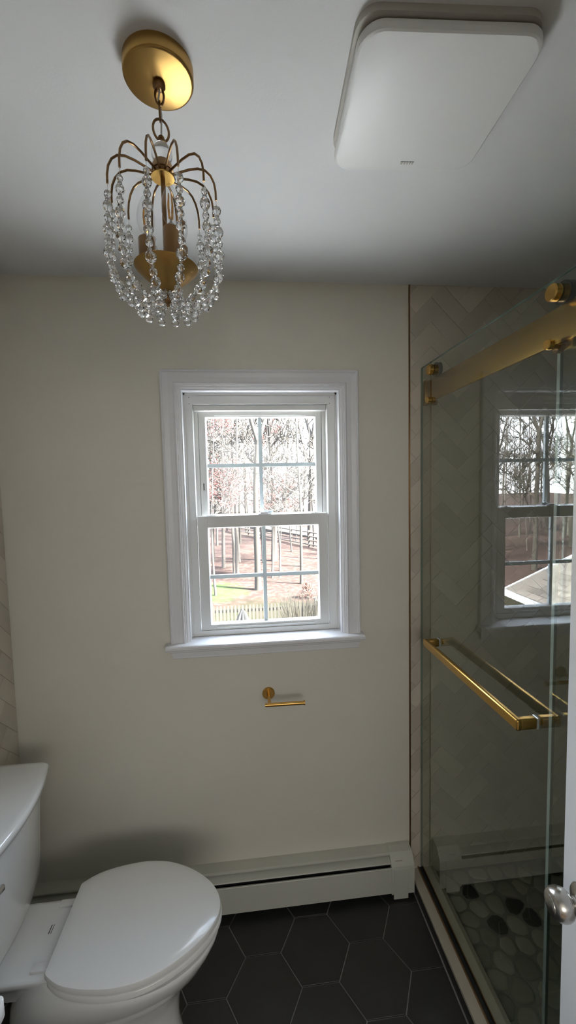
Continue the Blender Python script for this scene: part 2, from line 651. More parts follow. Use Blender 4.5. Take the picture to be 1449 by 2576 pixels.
# ------------------------------------------------------------------ hexagon floor tiles
HS, HXC, HYC = 0.1272, 1.0832, -0.1996
FX1 = 1.5190
hexm = [(HS * math.cos(PI / 3 * k), HS * math.sin(PI / 3 * k)) for k in range(6)]
full = MB()
slab(full, hexm, lambda u, v, h: (u, v, h), 0.0035, 0.0010, 0.0020)
full_me = full.mesh('hex_tile')
full_me.materials.append(M['slate'])
full_me.name = 'hex_tile'
for i in range(-9, 6):
    for j in range(-12, 8):
        cx = HXC + 1.5 * HS * i
        cy = HYC + math.sqrt(3) * HS * (j + 0.5 * (i % 2))
        poly = [(cx + a, cy + b) for a, b in hexm]
        c = clean_poly(clip_poly(poly, 0.0, FX1, YF, 0.0))
        if len(c) < 3 or abs(poly_area(c)) < 2e-4:
            continue
        if abs(poly_area(c) - poly_area(poly)) < 1e-5:
            place('hex_tile', full_me, (cx, cy, -0.0035), floor)
        else:
            mb = MB()
            slab(mb, c, lambda u, v, h: (u, v, h - 0.0035), 0.0035, 0.0008, 0.0020)
            mb.build('hex_tile', 'slate', floor)

# ------------------------------------------------------------------ herringbone wall tiles
TL, TW = 0.152, 0.0655


def herringbone(u0, u1, v0, v1, ou, ov):
    """45-degree herringbone polygons clipped to the rectangle."""
    out = []
    c = math.sqrt(0.5)

    def rot(p):
        return (ou + (p[0] - p[1]) * c, ov + (p[0] + p[1]) * c)
    for a in range(-12, 13):
        for b in range(-60, 60):
            bx, by = a * (TL + TW) + b * TW, a * (TW - TL) + b * TW
            for q in (((0, 0), (TL, 0), (TL, TW), (0, TW)), ((TL, TW - TL), (TL + TW, TW - TL), (TL + TW, TW), (TL, TW))):
                poly = [rot((bx + x, by + y)) for x, y in q]
                if max(p[0] for p in poly) < u0 or min(p[0] for p in poly) > u1 or max(p[1] for p in poly) < v0 or min(p[1] for p in poly) > v1:
                    continue
                k = clean_poly(clip_poly(poly, u0, u1, v0, v1))
                if len(k) >= 3 and poly_area(k) > 1.2e-4:
                    out.append(k)
    return out


def tile_wall(wall, polys, to3, key, limit=290):
    polys = sorted(polys, key=key)
    for k in polys[:limit]:
        mb = MB()
        slab(mb, k, to3, 0.006, 0.0009, 0.0008)
        mb.build('wall_tile', 'tile', wall)
    if len(polys) > limit:
        mb = MB()
        for k in polys[limit:]:
            slab(mb, k, to3, 0.006, 0.0009, 0.0008)
        tag(mb.build('tile_field', 'tile', wall), kind='stuff')


def cen(k):
    return (sum(p[0] for p in k) / len(k), sum(p[1] for p in k) / len(k))


SZ = 0.032    # shower floor level
g = MB().box(XT + 0.003, XR, -0.003, 0.002, SZ, H)
g.build('grout_bed', 'tile_grout', wall_back)
tile_wall(wall_back, herringbone(XT + 0.003, XR, SZ, H, 1.549, 0.02),
          lambda u, v, h: (u, -0.003 - h * 0.45, v), lambda k: cen(k)[0])
g = MB().box(-0.002, 0.003, YF, -0.001, 0.0, H)
g.build('grout_bed', 'tile_grout', wall_left)
# left wall seen from the room: u runs along -y
tile_wall(wall_left, herringbone(0.001, -YF, 0.0, H, 0.0, 0.045),
          lambda u, v, h: (0.003 + h * 0.45, -u, v), lambda k: cen(k)[0])
g = MB().box(XR - 0.003, XR + 0.002, YF, -0.004, SZ, H)
g.build('grout_bed', 'tile_grout', wall_right)
mb = MB()
for k in herringbone(0.006, -YF, SZ, H, 0.0, 0.045):
    slab(mb, k, lambda u, v, h: (XR - 0.003 - h * 0.45, -u, v), 0.006, 0.0009, 0.0008)
tag(mb.build('tile_field', 'tile', wall_right), kind='stuff')

# brass edge where paint meets tile
tag(MB().box(XT - 0.0015, XT + 0.003, -0.007, 0.0, 0.0, H).build('trim_1', 'brass_dark'), kind='structure')

# ------------------------------------------------------------------ shower curb and pebble floor
curb = thing('shower_curb', (1.56, -0.8, 0), 'low shower curb with beige stone cap under the glass doors', 'curb')
MB().box(1.5235, 1.622, YF, 0.0, -0.003, 0.045).build('body', 'slate', curb)
MB().rbox(1.5205, 1.625, YF, -0.004, 0.045, 0.060, 0.002).build('cap', 'stone', curb)

sfloor = tag(MB().box(1.622, XR, YF, 0.0, -0.2, SZ - 0.004).build('floor_shower', 'pebble_grout'), kind='structure')
rng = random.Random(11)
PX0, PX1, PY0, PY1 = 1.628, XR - 0.006, -1.30, -0.008
pts = []
tries = 0
while tries < 6000 and len(pts) < 285:
    tries += 1
    q = (rng.uniform(PX0 + 0.02, PX1 - 0.02), rng.uniform(PY0 + 0.02, PY1 - 0.02))
    if all(math.hypot((q[0] - p[0]), (q[1] - p[1])) > 0.056 for p in pts):
        pts.append(q)


def half(poly, a, b):
    """keep the part of poly nearer to a than to b"""
    mx_, my_ = (a[0] + b[0]) / 2, (a[1] + b[1]) / 2
    dx_, dy_ = b[0] - a[0], b[1] - a[1]

    def s(p):
        return (p[0] - mx_) * dx_ + (p[1] - my_) * dy_
    out = []
    for i in range(len(poly)):
        p, q = poly[i - 1], poly[i]
        sp_, sq = s(p), s(q)
        if sq <= 0:
            if sp_ > 0:
                t = sp_ / (sp_ - sq)
                out.append((p[0] + (q[0] - p[0]) * t, p[1] + (q[1] - p[1]) * t))
            out.append(q)
        elif sp_ <= 0:
            t = sp_ / (sp_ - sq)
            out.append((p[0] + (q[0] - p[0]) * t, p[1] + (q[1] - p[1]) * t))
    return out


for a in pts:
    cell = [(PX0, PY0), (PX1, PY0), (PX1, PY1), (PX0, PY1)]
    for b in pts:
        if b is not a and math.hypot(a[0] - b[0], a[1] - b[1]) < 0.22:
            cell = half(cell, a, b)
    cc = cen(cell)
    n = 12
    ring = []
    for k in range(n):     # rounded outline inside the cell
        th = 2 * PI * k / n
        dx, dy = math.cos(th), math.sin(th)
        tmin = 1
        for i in range(len(cell)):
            p, q = cell[i - 1], cell[i]
            ex, ey = q[0] - p[0], q[1] - p[1]
            den = dx * ey - dy * ex
            if abs(den) < 1e-9:
                continue
            t = ((p[0] - cc[0]) * ey - (p[1] - cc[1]) * ex) / den
            if t > 0:
                tmin = min(tmin, t)
        ring.append(min(tmin, 0.05))
    rs = [(ring[k - 1] + 2 * ring[k] + ring[(k + 1) % n]) / 4 for k in range(n)]
    rs = [min(r, q) - 0.0035 for r, q in zip(rs, ring)]
    if min(rs) < 0.004:
        rs = [max(r, 0.004) for r in rs]
    h = rng.uniform(0.004, 0.006)
    mb = MB()
    lv = []
    for f_, z in ((1.0, -0.004), (0.97, h * 0.45), (0.75, h * 0.85), (0.35, h)):
        lv.append([(cc[0] + rs[k] * f_ * math.cos(2 * PI * k / n), cc[1] + rs[k] * f_ * math.sin(2 * PI * k / n), SZ - 0.003 + z) for k in range(n)])
    mb.rings(lv)
    mb.build('pebble', 'pebble_d' if rng.random() < 0.15 else 'pebble_l', sfloor, True, 80)

# ------------------------------------------------------------------ window
win = tag(thing('window_1', (0.945, 0.0, 1.095)), kind='structure')
CW = 0.070
cx0, cx1, cz1, cz0 = 0.579, 1.316, 2.117, 1.0955
PROF = [(0, 0), (0, .017), (.003, .0195), (.007, .0195), (.009, .0165), (.013, .0150), (.028, .0125), (.044, .0125), (.049, .0150),
        (.0525, .0150), (.0535, .0115), (.0575, .0115), (.0585, .0085), (.0630, .0080), (.0670, .0055), (CW, .0030), (CW, 0)]


def casing(kind):
    ra, rb = [], []
    for w, d in PROF:
        y = -d
        if kind == 'l':
            ra.append((cx0 + w, y, cz0))
            rb.append((cx0 + w, y, cz1 - w))
        elif kind == 'r':
            ra.append((cx1 - w, y, cz0))
            rb.append((cx1 - w, y, cz1 - w))
        else:
            ra.append((cx0 + w, y, cz1 - w))
            rb.append((cx1 - w, y, cz1 - w))
    return MB().rings([ra, rb]).build('casing', 'trim', win)


for k in 'lrt':
    casing(k)
# stool (sill board) with rounded nose, and moulded apron
prof = [(0.046, 1.0735), (-0.036, 1.0735), (-0.041, 1.076), (-0.0440, 1.0805), (-0.0440, 1.0885), (-0.041, 1.0930), (-0.036, 1.0952), (0.046, 1.0975)]
MB().box(WX0 + 0.001, WX1 - 0.001, -0.0004, 0.046, 1.0735, 1.0962).build('stool', 'trim', win)
prof2 = [(-0.0004, z - 0.0013) if y > 0 and z > 1.09 else ((-0.0004, z) if y > 0 else (y, z)) for y, z in prof]
mb = MB()
mb.rings([[(x, y, z) for y, z in prof2] for x in (0.5635, 1.3265)])
mb.build('stool_nose', 'trim', win)
AP = [(0, 1.0730), (-.022, 1.0730), (-.022, 1.0650), (-.017, 1.0600), (-.0165, 1.052), (-.0130, 1.0505), (-.0125, 1.043), (-.009, 1.0415), (-.009, 1.035), (-.006, 1.0325), (0, 1.0325)]
mb = MB()
mb.rings([[(0.5800 - y * -0.6 if 0 else 0.5780 + (0.022 + y) * 0.55, y, z) for y, z in AP], [(1.3150 - (0.022 + y) * 0.55, y, z) for y, z in AP]])
mb.build('apron', 'trim', win)

# jamb boards
JY = 0.046
jx0, jx1, jz1 = 0.652, 1.243, 2.044
mb = MB().box(WX0, jx0, -0.002, JY + 0.06, WZ0, WZ1 - 0.001).box(jx1, WX1, -0.002, JY + 0.06, WZ0, WZ1 - 0.001).box(jx0, jx1, -0.002, JY + 0.06, jz1, WZ1)
mb.build('jamb', 'trim', win)
# vinyl frame
fx0, fx1, fz0, fz1 = 0.6845, 1.2065, 1.1175, 2.0030
mb = MB()
mb.box(jx0, fx0, JY, 0.15, 1.0975, jz1).box(fx1, jx1, JY, 0.15, 1.0975, jz1).box(fx0, fx1, JY, 0.15, fz1, jz1).box(fx0, fx1, JY, 0.15, 1.0975, fz0)
mb.box(jx0 - 0.001, jx0 + 0.006, JY - 0.006, JY, 1.0975, jz1).box(jx1 - 0.006, jx1 + 0.001, JY - 0.006, JY, 1.0975, jz1).box(jx0, jx1, JY - 0.006, JY, jz1 - 0.007, jz1)
mb.build('frame', 'vinyl', win)
# liners beside the upper sash and head stop
mb = MB().box(fx0, 0.6985, 0.092, 0.148, 1.56, fz1 - 0.0005).box(1.1925, fx1, 0.092, 0.148, 1.56, fz1 - 0.0005)
mb.build('jamb_liner', 'vinyl', win)
MB().rbox(fx0 + 0.002, fx1 - 0.002, 0.060, 0.092, 1.9815, fz1 - 0.001, 0.001).build('head_stop', 'vinyl', win)
for x in (0.6735, 1.2165):
    for z in (2.0290, 2.0050):
        MB().lathe([(0.0014, 0), (0.0014, 0.0006)], (x, JY, z), (0, -1, 0), 10).build('screw', 'dark', win)


def sash(name, x0, x1, z0, z1, gx0, gx1, gz0, gz1, y0, y1, mz):
    s = MB()
    s.rbox(x0, gx0 - 0.004, y0, y1, z0, z1, 0.0012, 1).rbox(gx1 + 0.004, x1, y0, y1, z0, z1, 0.0012, 1)
    s.box(gx0 - 0.0045, gx1 + 0.0045, y0 + 0.0005, y1, gz1 + 0.004, z1 - 0.0005).box(gx0 - 0.0045, gx1 + 0.0045, y0 + 0.0005, y1, z0 + 0.0005, gz0 - 0.004)
    so = s.build(name, 'vinyl', win)
    # sloped glazing beads
    ym = (y0 + y1) / 2
    b = MB()
    o = [(gx0 - .004, y0 + .0012, gz0 - .004), (gx1 + .004, y0 + .0012, gz0 - .004), (gx1 + .004, y0 + .0012, gz1 + .004), (gx0 - .004, y0 + .0012, gz1 + .004)]
    i_ = [(gx0, ym - .004, gz0), (gx1, ym - .004, gz0), (gx1, ym - .004, gz1), (gx0, ym - .004, gz1)]
    i2 = [(gx0 - .004, y1 - 0.002, gz0 - .004), (gx1 + .004, y1 - 0.002, gz0 - .004), (gx1 + .004, y1 - 0.002, gz1 + .004), (gx0 - .004, y1 - 0.002, gz1 + .004)]
    i3 = [(p[0], ym + .004, p[2]) for p in i_]
    b.rings([o, i_, i3, i2, o], False, False)
    b.build('glazing_bead', 'vinyl', so)
    MB().box(gx0 - 0.001, gx1 + 0.001, ym - 0.003, ym + 0.003, gz0 - 0.001, gz1 + 0.001).build('pane', 'pane', so)
    cxm = 0.9425 if name == 'upper_sash' else 0.9455
    MB().box(cxm - .0072, cxm + .0072, ym - .0055, ym + .0055, gz0, gz1).build('muntin', 'grid', so)
    for a, c in ((gx0, cxm - .0072), (cxm + .0072, gx1)):
        MB().box(a, c, ym - .0055, ym + .0055, mz - .0072, mz + .0072).build('muntin', 'grid', so)
    return so


up = sash('upper_sash', 0.7000, 1.1910, 1.5500, 1.9850, 0.7305, 1.1640, 1.5750, 1.9590, 0.0960, 0.1300, 1.7710)
lo = sash('lower_sash', 0.6880, 1.2025, 1.1180, 1.5730, 0.7305, 1.1620, 1.1430, 1.5240, 0.0500, 0.0850, 1.3290)
MB().rbox(0.748, 1.142, 0.0445, 0.0515, 1.1265, 1.1300, 0.001, 1).build('lift_rail', 'vinyl', lo)
MB().rbox(0.762, 1.128, 0.0905, 0.0975, 1.9660, 1.9695, 0.001, 1).build('lift_rail', 'vinyl', up)
lk = MB().rbox(0.925, 0.978, 0.056, 0.080, 1.5730, 1.5775, 0.0015).rbox(0.934, 0.966, 0.058, 0.074, 1.5775, 1.5830, 0.002)
lko = lk.build('sash_lock', 'trim', lo, True, 30)
MB().rbox(0.946, 0.985, 0.076, 0.083, 1.5775, 1.5870, 0.002).build('lock_lever', 'grid', lo, True, 30)
for x in (0.722, 1.138):
    MB().rbox(x, x + 0.036, 0.058, 0.072, 1.5728, 1.5752, 0.0008, 1).rbox(x + 0.016, x + 0.020, 0.060, 0.070, 1.575, 1.579, 0.0008, 1).build('tilt_latch', 'vinyl', lo)
vl = MB().rbox(0.7095, 0.7195, 0.0935, 0.0962, 1.668, 1.708, 0.001, 1)
vlo = vl.build('vent_latch', 'vinyl', up)
MB().box(0.7115, 0.7150, 0.0930, 0.0936, 1.674, 1.701).build('slot', 'rubber', up)

# ================================================================== BASEBOARD HEATER
ht = thing('baseboard_heater', (0.76, -0.035, 0.0), 'long cream baseboard heater under the window along the back wall', 'heater')


def extr(prof, x0, x1):
    return MB().rings([[(x0, y, z) for y, z in prof], [(x1, y, z) for y, z in prof]])


HX0, HX1 = 0.012, 1.430
extr([(0, .004), (-.005, .004), (-.005, .165), (0, .165)], HX0, HX1).build('back_panel', 'heater', ht)
extr([(0, .181), (-.012, .1815), (-.043, .1795), (-.0465, .177), (-.0470, .172), (-.0445, .172), (-.0435, .1760), (-.005, .1765), (0, .165)], HX0, HX1).build('top_cover', 'heater', ht)
extr([(-.034, .1625), (-.0620, .1525), (-.0640, .1490), (-.0610, .1490), (-.0595, .1510), (-.033, .1605)], HX0, HX1).build('damper', 'heater', ht)
extr([(-.0645, .1365), (-.0690, .1370), (-.0705, .1345), (-.0705, .029), (-.0650, .026), (-.0650, .028), (-.0685, .030), (-.0685, .1340)], HX0, HX1).build('front_panel', 'heater', ht)
MB().box(HX0 + 0.01, HX1 - 0.01, -0.052, -0.008, 0.075, 0.135).build('fin_core', 'rubber', ht)
cap = MB()
capP = [(0, .184), (-.014, .1848), (-.044, .182), (-.0580, .166), (-.0690, .150), (-.0725, .143), (-.0700, .1405), (-.0690, .138), (-.0735, .136), (-.0735, .026), (-.066, .022), (0, .022)]
cap.rings([[(x, y, z) for y, z in capP] for x in (1.418, 1.5125)])
co = cap.build('end_cap', 'heater', ht)
MB().rbox(1.426, 1.486, -0.0755, -0.0695, 0.006, 0.134, 0.0012, 1).build('cap_clip', 'heater', ht)
for k, (a, b) in enumerate([(1.437, 1.441), (1.4425, 1.447), (1.4485, 1.4525), (1.454, 1.459), (1.4605, 1.4655)]):   # raised maker's letters
    MB().box(a, b, -0.0650, -0.0625, 0.1585, 0.1610).build('embossed_letter', 'fan_gap', co)

# ================================================================== TOILET PAPER HOLDER
tp = thing('toilet_paper_holder', (0.943, 0.0, 0.868), 'small brushed brass toilet paper holder on the wall below the window', 'holder')
c = (0.9445, 0.0, 0.8695)
MB().lathe([(0.0242, 0), (0.0242, 0.006), (0.0225, 0.0075)], c, (0, -1, 0), 32).build('rosette', 'brass', tp, True)
MB().lathe([(0.0062, 0), (0.0062, 0.084)], (c[0], -0.006, c[2]), (0, -1, 0), 16).build('post', 'brass', tp, True)
MB().lathe([(0.0072, 0), (0.0072, 0.146), (0.0095, 0.1465), (0.0095, 0.1500)], (0.927, -0.088, 0.8690), (1, 0, -0.012), 20).build('roll_bar', 'brass', tp, True)

# ================================================================== CEILING EXHAUST FAN


def rrect(x0, x1, y0, y1, r, n=8, rs=None):
    out = []
    for cx_, cy_, a0 in ((x1 - r, y1 - r, 0), (x0 + r, y1 - r, PI / 2), (x0 + r, y0 + r, PI), (x1 - r, y0 + r, 3 * PI / 2)):
        for k in range(n + 1):
            a = a0 + PI / 2 * k / n
            out.append((cx_ + r * math.cos(a), cy_ + r * math.sin(a)))
    return out


fan = thing('exhaust_fan', (1.2505, -0.755, H), 'large square white exhaust fan cover with rounded corners on the ceiling', 'fan')
FX = (1.0895, 1.4040, -0.8930, -0.5985)
base = rrect(FX[0] - 0.005, FX[1] - 0.008, FX[2] - 0.006, FX[3] - 0.02, 0.036)
MB().rings([[(x, y, H) for x, y in base], [(x, y, H - 0.012) for x, y in base]]).build('housing_frame', 'fan_gap', fan, True)
b0 = rrect(*FX, 0.040)


def ins(poly, d, c=(1.2468, -0.746)):
    s = 1 - d / 0.17
    return [(c[0] + (x - c[0]) * s, c[1] + (y - c[1]) * s) for x, y in poly]


cov = MB().rings([[(x, y, H - 0.016) for x, y in ins(b0, 0.006)], [(x, y, H - 0.016) for x, y in ins(b0, 0.001)], [(x, y, H - 0.018) for x, y in b0], [(x, y, H - 0.027) for x, y in b0],
                  [(x, y, H - 0.0305) for x, y in ins(b0, 0.0015)], [(x, y, H - 0.0325) for x, y in ins(b0, 0.0045)]])
fco = cov.build('cover', 'fan', fan, True, 30)
MB().box(1.12, 1.38, -0.87, -0.64, H - 0.017, H - 0.013).build('bracket', 'fan_gap', fan)
# raised maker's mark near the far edge
zt = H - 0.0325
for k, (a, b, t) in enumerate([(0, .006, .3), (.0075, .012, 0), (.0135, .018, -.2), (.0195, .024, 0), (.0255, .0295, .2)]):
    MB().add([(1.240 + a, -.6285, zt), (1.240 + b, -.6285, zt), (1.240 + b - .001, -.6215, zt), (1.240 + a + .001, -.6215, zt),
              (1.240 + a, -.6285, zt - .0012), (1.240 + b, -.6285, zt - .0012), (1.240 + b - .001, -.6215, zt - .0012), (1.240 + a + .001, -.6215, zt - .0012)],
             [(0, 1, 2, 3), (4, 5, 6, 7), (0, 1, 5, 4), (1, 2, 6, 5), (2, 3, 7, 6), (3, 0, 4, 7)]).build('embossed_letter', 'fan_gap', fco)

fan.rotation_euler = (0, 0, -0.05)

# ================================================================== CHANDELIER
CX, CY = 0.7465, -0.762
ch = thing('chandelier', (CX, CY, H), 'small brass chandelier draped with strings of clear crystal beads', 'chandelier')
A = (CX, CY, 0)
MB().lathe([(0.061, H), (0.061, H - 0.020), (0.0595, H - 0.0225), (0.056, H - 0.0235), (0.010, H - 0.0285)], A, n=64).build('canopy', 'brass_spun', ch, True, 50)
MB().lathe([(0.0095, H - 0.027), (0.011, H - 0.029), (0.011, H - 0.033), (0.0085, H - 0.036), (0.006, H - 0.038)], A, n=24).build('canopy_collar', 'brass_dark', ch, True)


def oval(c, hz, hr, ang, tilt=0.0, n=24):
    u = Vector((math.cos(ang), math.sin(ang), 0))
    out = []
    for k in range(n):
        t = 2 * PI * k / n
        out.append(Vector(c) + u * (hr * math.cos(t) + tilt * math.sin(t) * hz) + Vector((0, 0, hz * math.sin(t))))
    return out


for zc, hz, hr, an, tl in ((2.392, 0.0150, 0.0075, 0.15, 0), (2.3655, 0.0165, 0.0080, 1.65, 0), (2.334, 0.0190, 0.0135, 0.05, -0.15)):
    MB().tube(oval((CX, CY, zc), hz, hr, an, tl), 0.0021, 8, True).build('chain_link', 'brass_dark', ch, True)
MB().tube([(CX + 0.001, CY, 2.404), (CX - .002, CY - .002, 2.385), (CX + .002, CY, 2.36), (CX, CY, 2.32)], 0.0018, 6).build('cord', 'cord', ch, True)
MB().lathe([(0.002, 2.3255), (0.0055, 2.3225), (0.0075, 2.316), (0.0085, 2.3125)], A, n=20).build('loop_cap', 'brass_dark', ch, True)
prof = [(0.0065, 2.3125), (0.010, 2.3105), (0.0145, 2.305), (0.0175, 2.298), (0.0185, 2.2925), (0.0175, 2.2870), (0.0150, 2.2825), (0.0125, 2.2800)]
MB().lathe(prof, A, n=28).build('glass_ball', 'crystal', ch, True, 60)
MB().lathe([(0.012, 2.280), (0.0155, 2.2785), (0.0185, 2.272), (0.0190, 2.2635), (0.0165, 2.2625)], A, n=28).build('hub_cap', 'brass_dark', ch, True)
MB().lathe([(0.0175, 2.2630), (0.0175, 2.2540)], A, n=28).build('hub_neck', 'brass_dark', ch, True)
MB().lathe([(0.0205, 2.2545), (0.0210, 2.2535), (0.0205, 2.2520), (0.004, 2.2515)], A, n=36).build('hub_disc', 'brass', ch, True, 30)
MB().lathe([(0.0042, 2.2525), (0.0042, 2.060)], A, n=14).build('center_rod', 'brass_dark', ch, True)
# inverted cone dish with finial
MB().lathe([(0.0520, 2.0935), (0.0560, 2.0965), (0.0570, 2.0955), (0.0545, 2.0915), (0.0400, 2.0775), (0.0240, 2.0640), (0.0130, 2.0530), (0.0085, 2.0460)], A, n=48).build('dish', 'brass_spun', ch, True, 60)
MB().lathe([(0.005, 2.0465), (0.0078, 2.0440), (0.0095, 2.0400), (0.0085, 2.0355), (0.0045, 2.0325), (0.0025, 2.0305), (0.0035, 2.0285), (0.001, 2.0250)], A, n=20).build('finial', 'brass_dark', ch, True, 70)
# candles
for an in (math.radians(-62), math.radians(176), math.radians(50)):
    px, py = CX + 0.034 * math.cos(an), CY + 0.034 * math.sin(an)
    sl = MB().lathe([(0.0150, 2.0895), (0.0150, 2.146), (0.0140, 2.1475), (0.0085, 2.1475)], (px, py, 0), n=24).build('candle_sleeve', 'brass_dark', ch, True)
    bl = MB().lathe([(0.0078, 2.1470), (0.0080, 2.1550), (0.0125, 2.1640), (0.0158, 2.1750), (0.0160, 2.1850), (0.0140, 2.1980), (0.0095, 2.2110), (0.0050, 2.2200), (0.0015, 2.2245)], (px, py, 0), n=24).build('bulb', 'bulb', ch, True, 80)
    MB().lathe([(0.0070, 2.147), (0.0070, 2.154), (0.003, 2.157), (0.0018, 2.163)], (px, py, 0), n=12).build('bulb_stem', 'nickel', bl, True)
    for k in range(4):
        t = k * PI / 2 + 0.4
        MB().tube([(px + .003 * math.cos(t), py + .003 * math.sin(t), 2.163), (px + .0052 * math.cos(t + .3), py + .0052 * math.sin(t + .3), 2.185), (px + .003 * math.cos(t + .5), py + .003 * math.sin(t + .5), 2.205)], 0.0011, 5).build('filament', 'filament', bl)

# bead meshes (faceted), unit radius


def bead_mesh(name, nseg, prof):
    mb = MB()
    rg = []
    for i, (r, h) in enumerate(prof):
        rg.append([(r * math.cos(2 * PI * (k + 0.5 * (i % 2)) / nseg), r * math.sin(2 * PI * (k + 0.5 * (i % 2)) / nseg), h) for k in range(nseg)])
    v = [p for r in rg for p in r]
    f = []
    for i in range(len(rg) - 1):
        for k in range(nseg):
            a, b = i * nseg + k, i * nseg + (k + 1) % nseg
            c_, d_ = (i + 1) * nseg + k, (i + 1) * nseg + (k + 1) % nseg
            if i % 2 == 0:
                f += [(a, b, c_), (b, d_, c_)]
            else:
                f += [(a, b, d_), (a, d_, c_)]
    f.append(tuple(range(nseg))[::-1])
    f.append(tuple((len(rg) - 1) * nseg + k for k in range(nseg)))
    mb.add(v, f)
    me = mb.mesh(name)
    me.materials.append(M['crystal'])
    return me


ROUND = bead_mesh('bead', 8, [(0.35, 0.93), (0.80, 0.58), (1.0, 0.0), (0.80, -0.58), (0.35, -0.93)])
RONDEL = bead_mesh('bead_rondelle', 8, [(0.40, 0.62), (0.98, 0.22), (0.98, -0.22), (0.40, -0.62)])
DROP = bead_mesh('bead_drop', 8, [(0.15, 1.30), (0.45, 0.70), (0.92, -0.05), (1.0, -0.35), (0.62, -0.85), (0.20, -1.05)])

NA = 12
RA = 0.0950
brng = random.Random(5)
for k in range(NA):
    an = 2 * PI * (k + 0.816) / NA
    ca, sa = math.cos(an), math.sin(an)
    arm = []
    for r, z in ((0.015, 2.2575), (0.030, 2.2615), (0.048, 2.2660), (0.064, 2.2675), (0.077, 2.2640), (0.0865, 2.2550), (0.0925, 2.2420), (0.0948, 2.2270), (RA, 2.2120)):
        arm.append((CX + r * ca, CY + r * sa, z))
    MB().tube(arm, 0.0020, 8).build('arm', 'brass_dark', ch, True)
    # bead string: hangs straight, then swings in to the dish below
    path = [Vector((RA, 2.2120)), Vector((0.0965, 2.170)), Vector((0.0985, 2.130)), Vector((0.0985, 2.095)), Vector((0.0930, 2.066)), Vector((0.079, 2.044)), Vector((0.060, 2.030)), Vector((0.042, 2.0255)), Vector((0.027, 2.034)), Vector((0.0165, 2.0475))]
    # resample densely
    P = []
    for i in range(len(path) - 1):
        for t in range(12):
            a_, b_ = path[i], path[i + 1]
            m0 = (path[min(i + 1, len(path) - 1)] - path[max(i - 1, 0)]) * 0.5
            m1 = (path[min(i + 2, len(path) - 1)] - path[i]) * 0.5
            s = t / 12
            P.append(a_ * (2 * s ** 3 - 3 * s ** 2 + 1) + m0 * (s ** 3 - 2 * s ** 2 + s) + b_ * (-2 * s ** 3 + 3 * s ** 2) + m1 * (s ** 3 - s ** 2))
    P.append(path[-1])
    dist = [0]
    for i in range(1, len(P)):
        dist.append(dist[-1] + (P[i] - P[i - 1]).length)

    def at(d):
        for i in range(1, len(P)):
            if dist[i] >= d:
                s = (d - dist[i - 1]) / max(1e-9, dist[i] - dist[i - 1])
                q = P[i - 1].lerp(P[i], s)
                return Vector((CX + q.x * ca, CY + q.x * sa, q.y)), (P[i] - P[i - 1])
        q = P[-1]
        return Vector((CX + q.x * ca, CY + q.x * sa, q.y)), P[-1] - P[-2]
    wire = [(CX + q.x * ca, CY + q.x * sa, q.y) for q in P[::4]]
    st = MB().tube(wire, 0.0005, 4).build('bead_string', 'cord', ch)
    d = 0.010 + 0.002 * brng.random()
    sizes = [0.0042, 0.0028, 0.0062, 0.0026, 0.0050, 0.0030, 0.0072, 0.0030, 0.0052, 0.0026, 0.0066, 0.0034, 0.0052, 0.0028, 0.0074, 0.0030, 0.0054, 0.0070, 0.0030, 0.0052, 0.0062, 0.0030, 0.0050, 0.0040]
    i = 0
    off = brng.choice((0, 2, 4))
    while d < dist[-1] - 0.004:
        r = sizes[(i + off) % len(sizes)] * (1.16 + 0.2 * brng.random())
        me = ROUND if r > 0.0045 else RONDEL
        hh = r * (0.93 if me is ROUND else 0.62)
        d += hh
        if d > dist[-1]:
            break
        p, tg = at(d)
        t3 = Vector((tg.x * ca, tg.x * sa, tg.y)).normalized()
        bo = place('bead', me, p, st, Vector((0, 0, 1)).rotation_difference(t3).to_euler(), (r, r, r))
        d += hh + 0.0002
        i += 1
    # pendant drop at the lowest point of each string
    q = (0.050, 2.0165)
    place('pendant_bead', DROP, (CX + q[0] * ca, CY + q[0] * sa, q[1]), st, None, (0.0084, 0.0084, 0.0084))

# ================================================================== SHOWER DOOR
RZ0, RZ1 = 1.9900, 2.0690
rail = thing('shower_rail', (1.582, -0.85, 2.03), 'wide flat brushed brass rail across the top of the shower opening', 'rail')
MB().rbox(1.5780, 1.5870, YF, -0.012, RZ0, RZ1, 0.0012).build('bar', 'brass', rail, True, 30)
MB().rbox(1.5755, 1.5920, -0.0300, -0.0060, RZ0 - 0.006, RZ1 + 0.008, 0.0015).build('wall_bracket', 'brass', rail, True, 30)

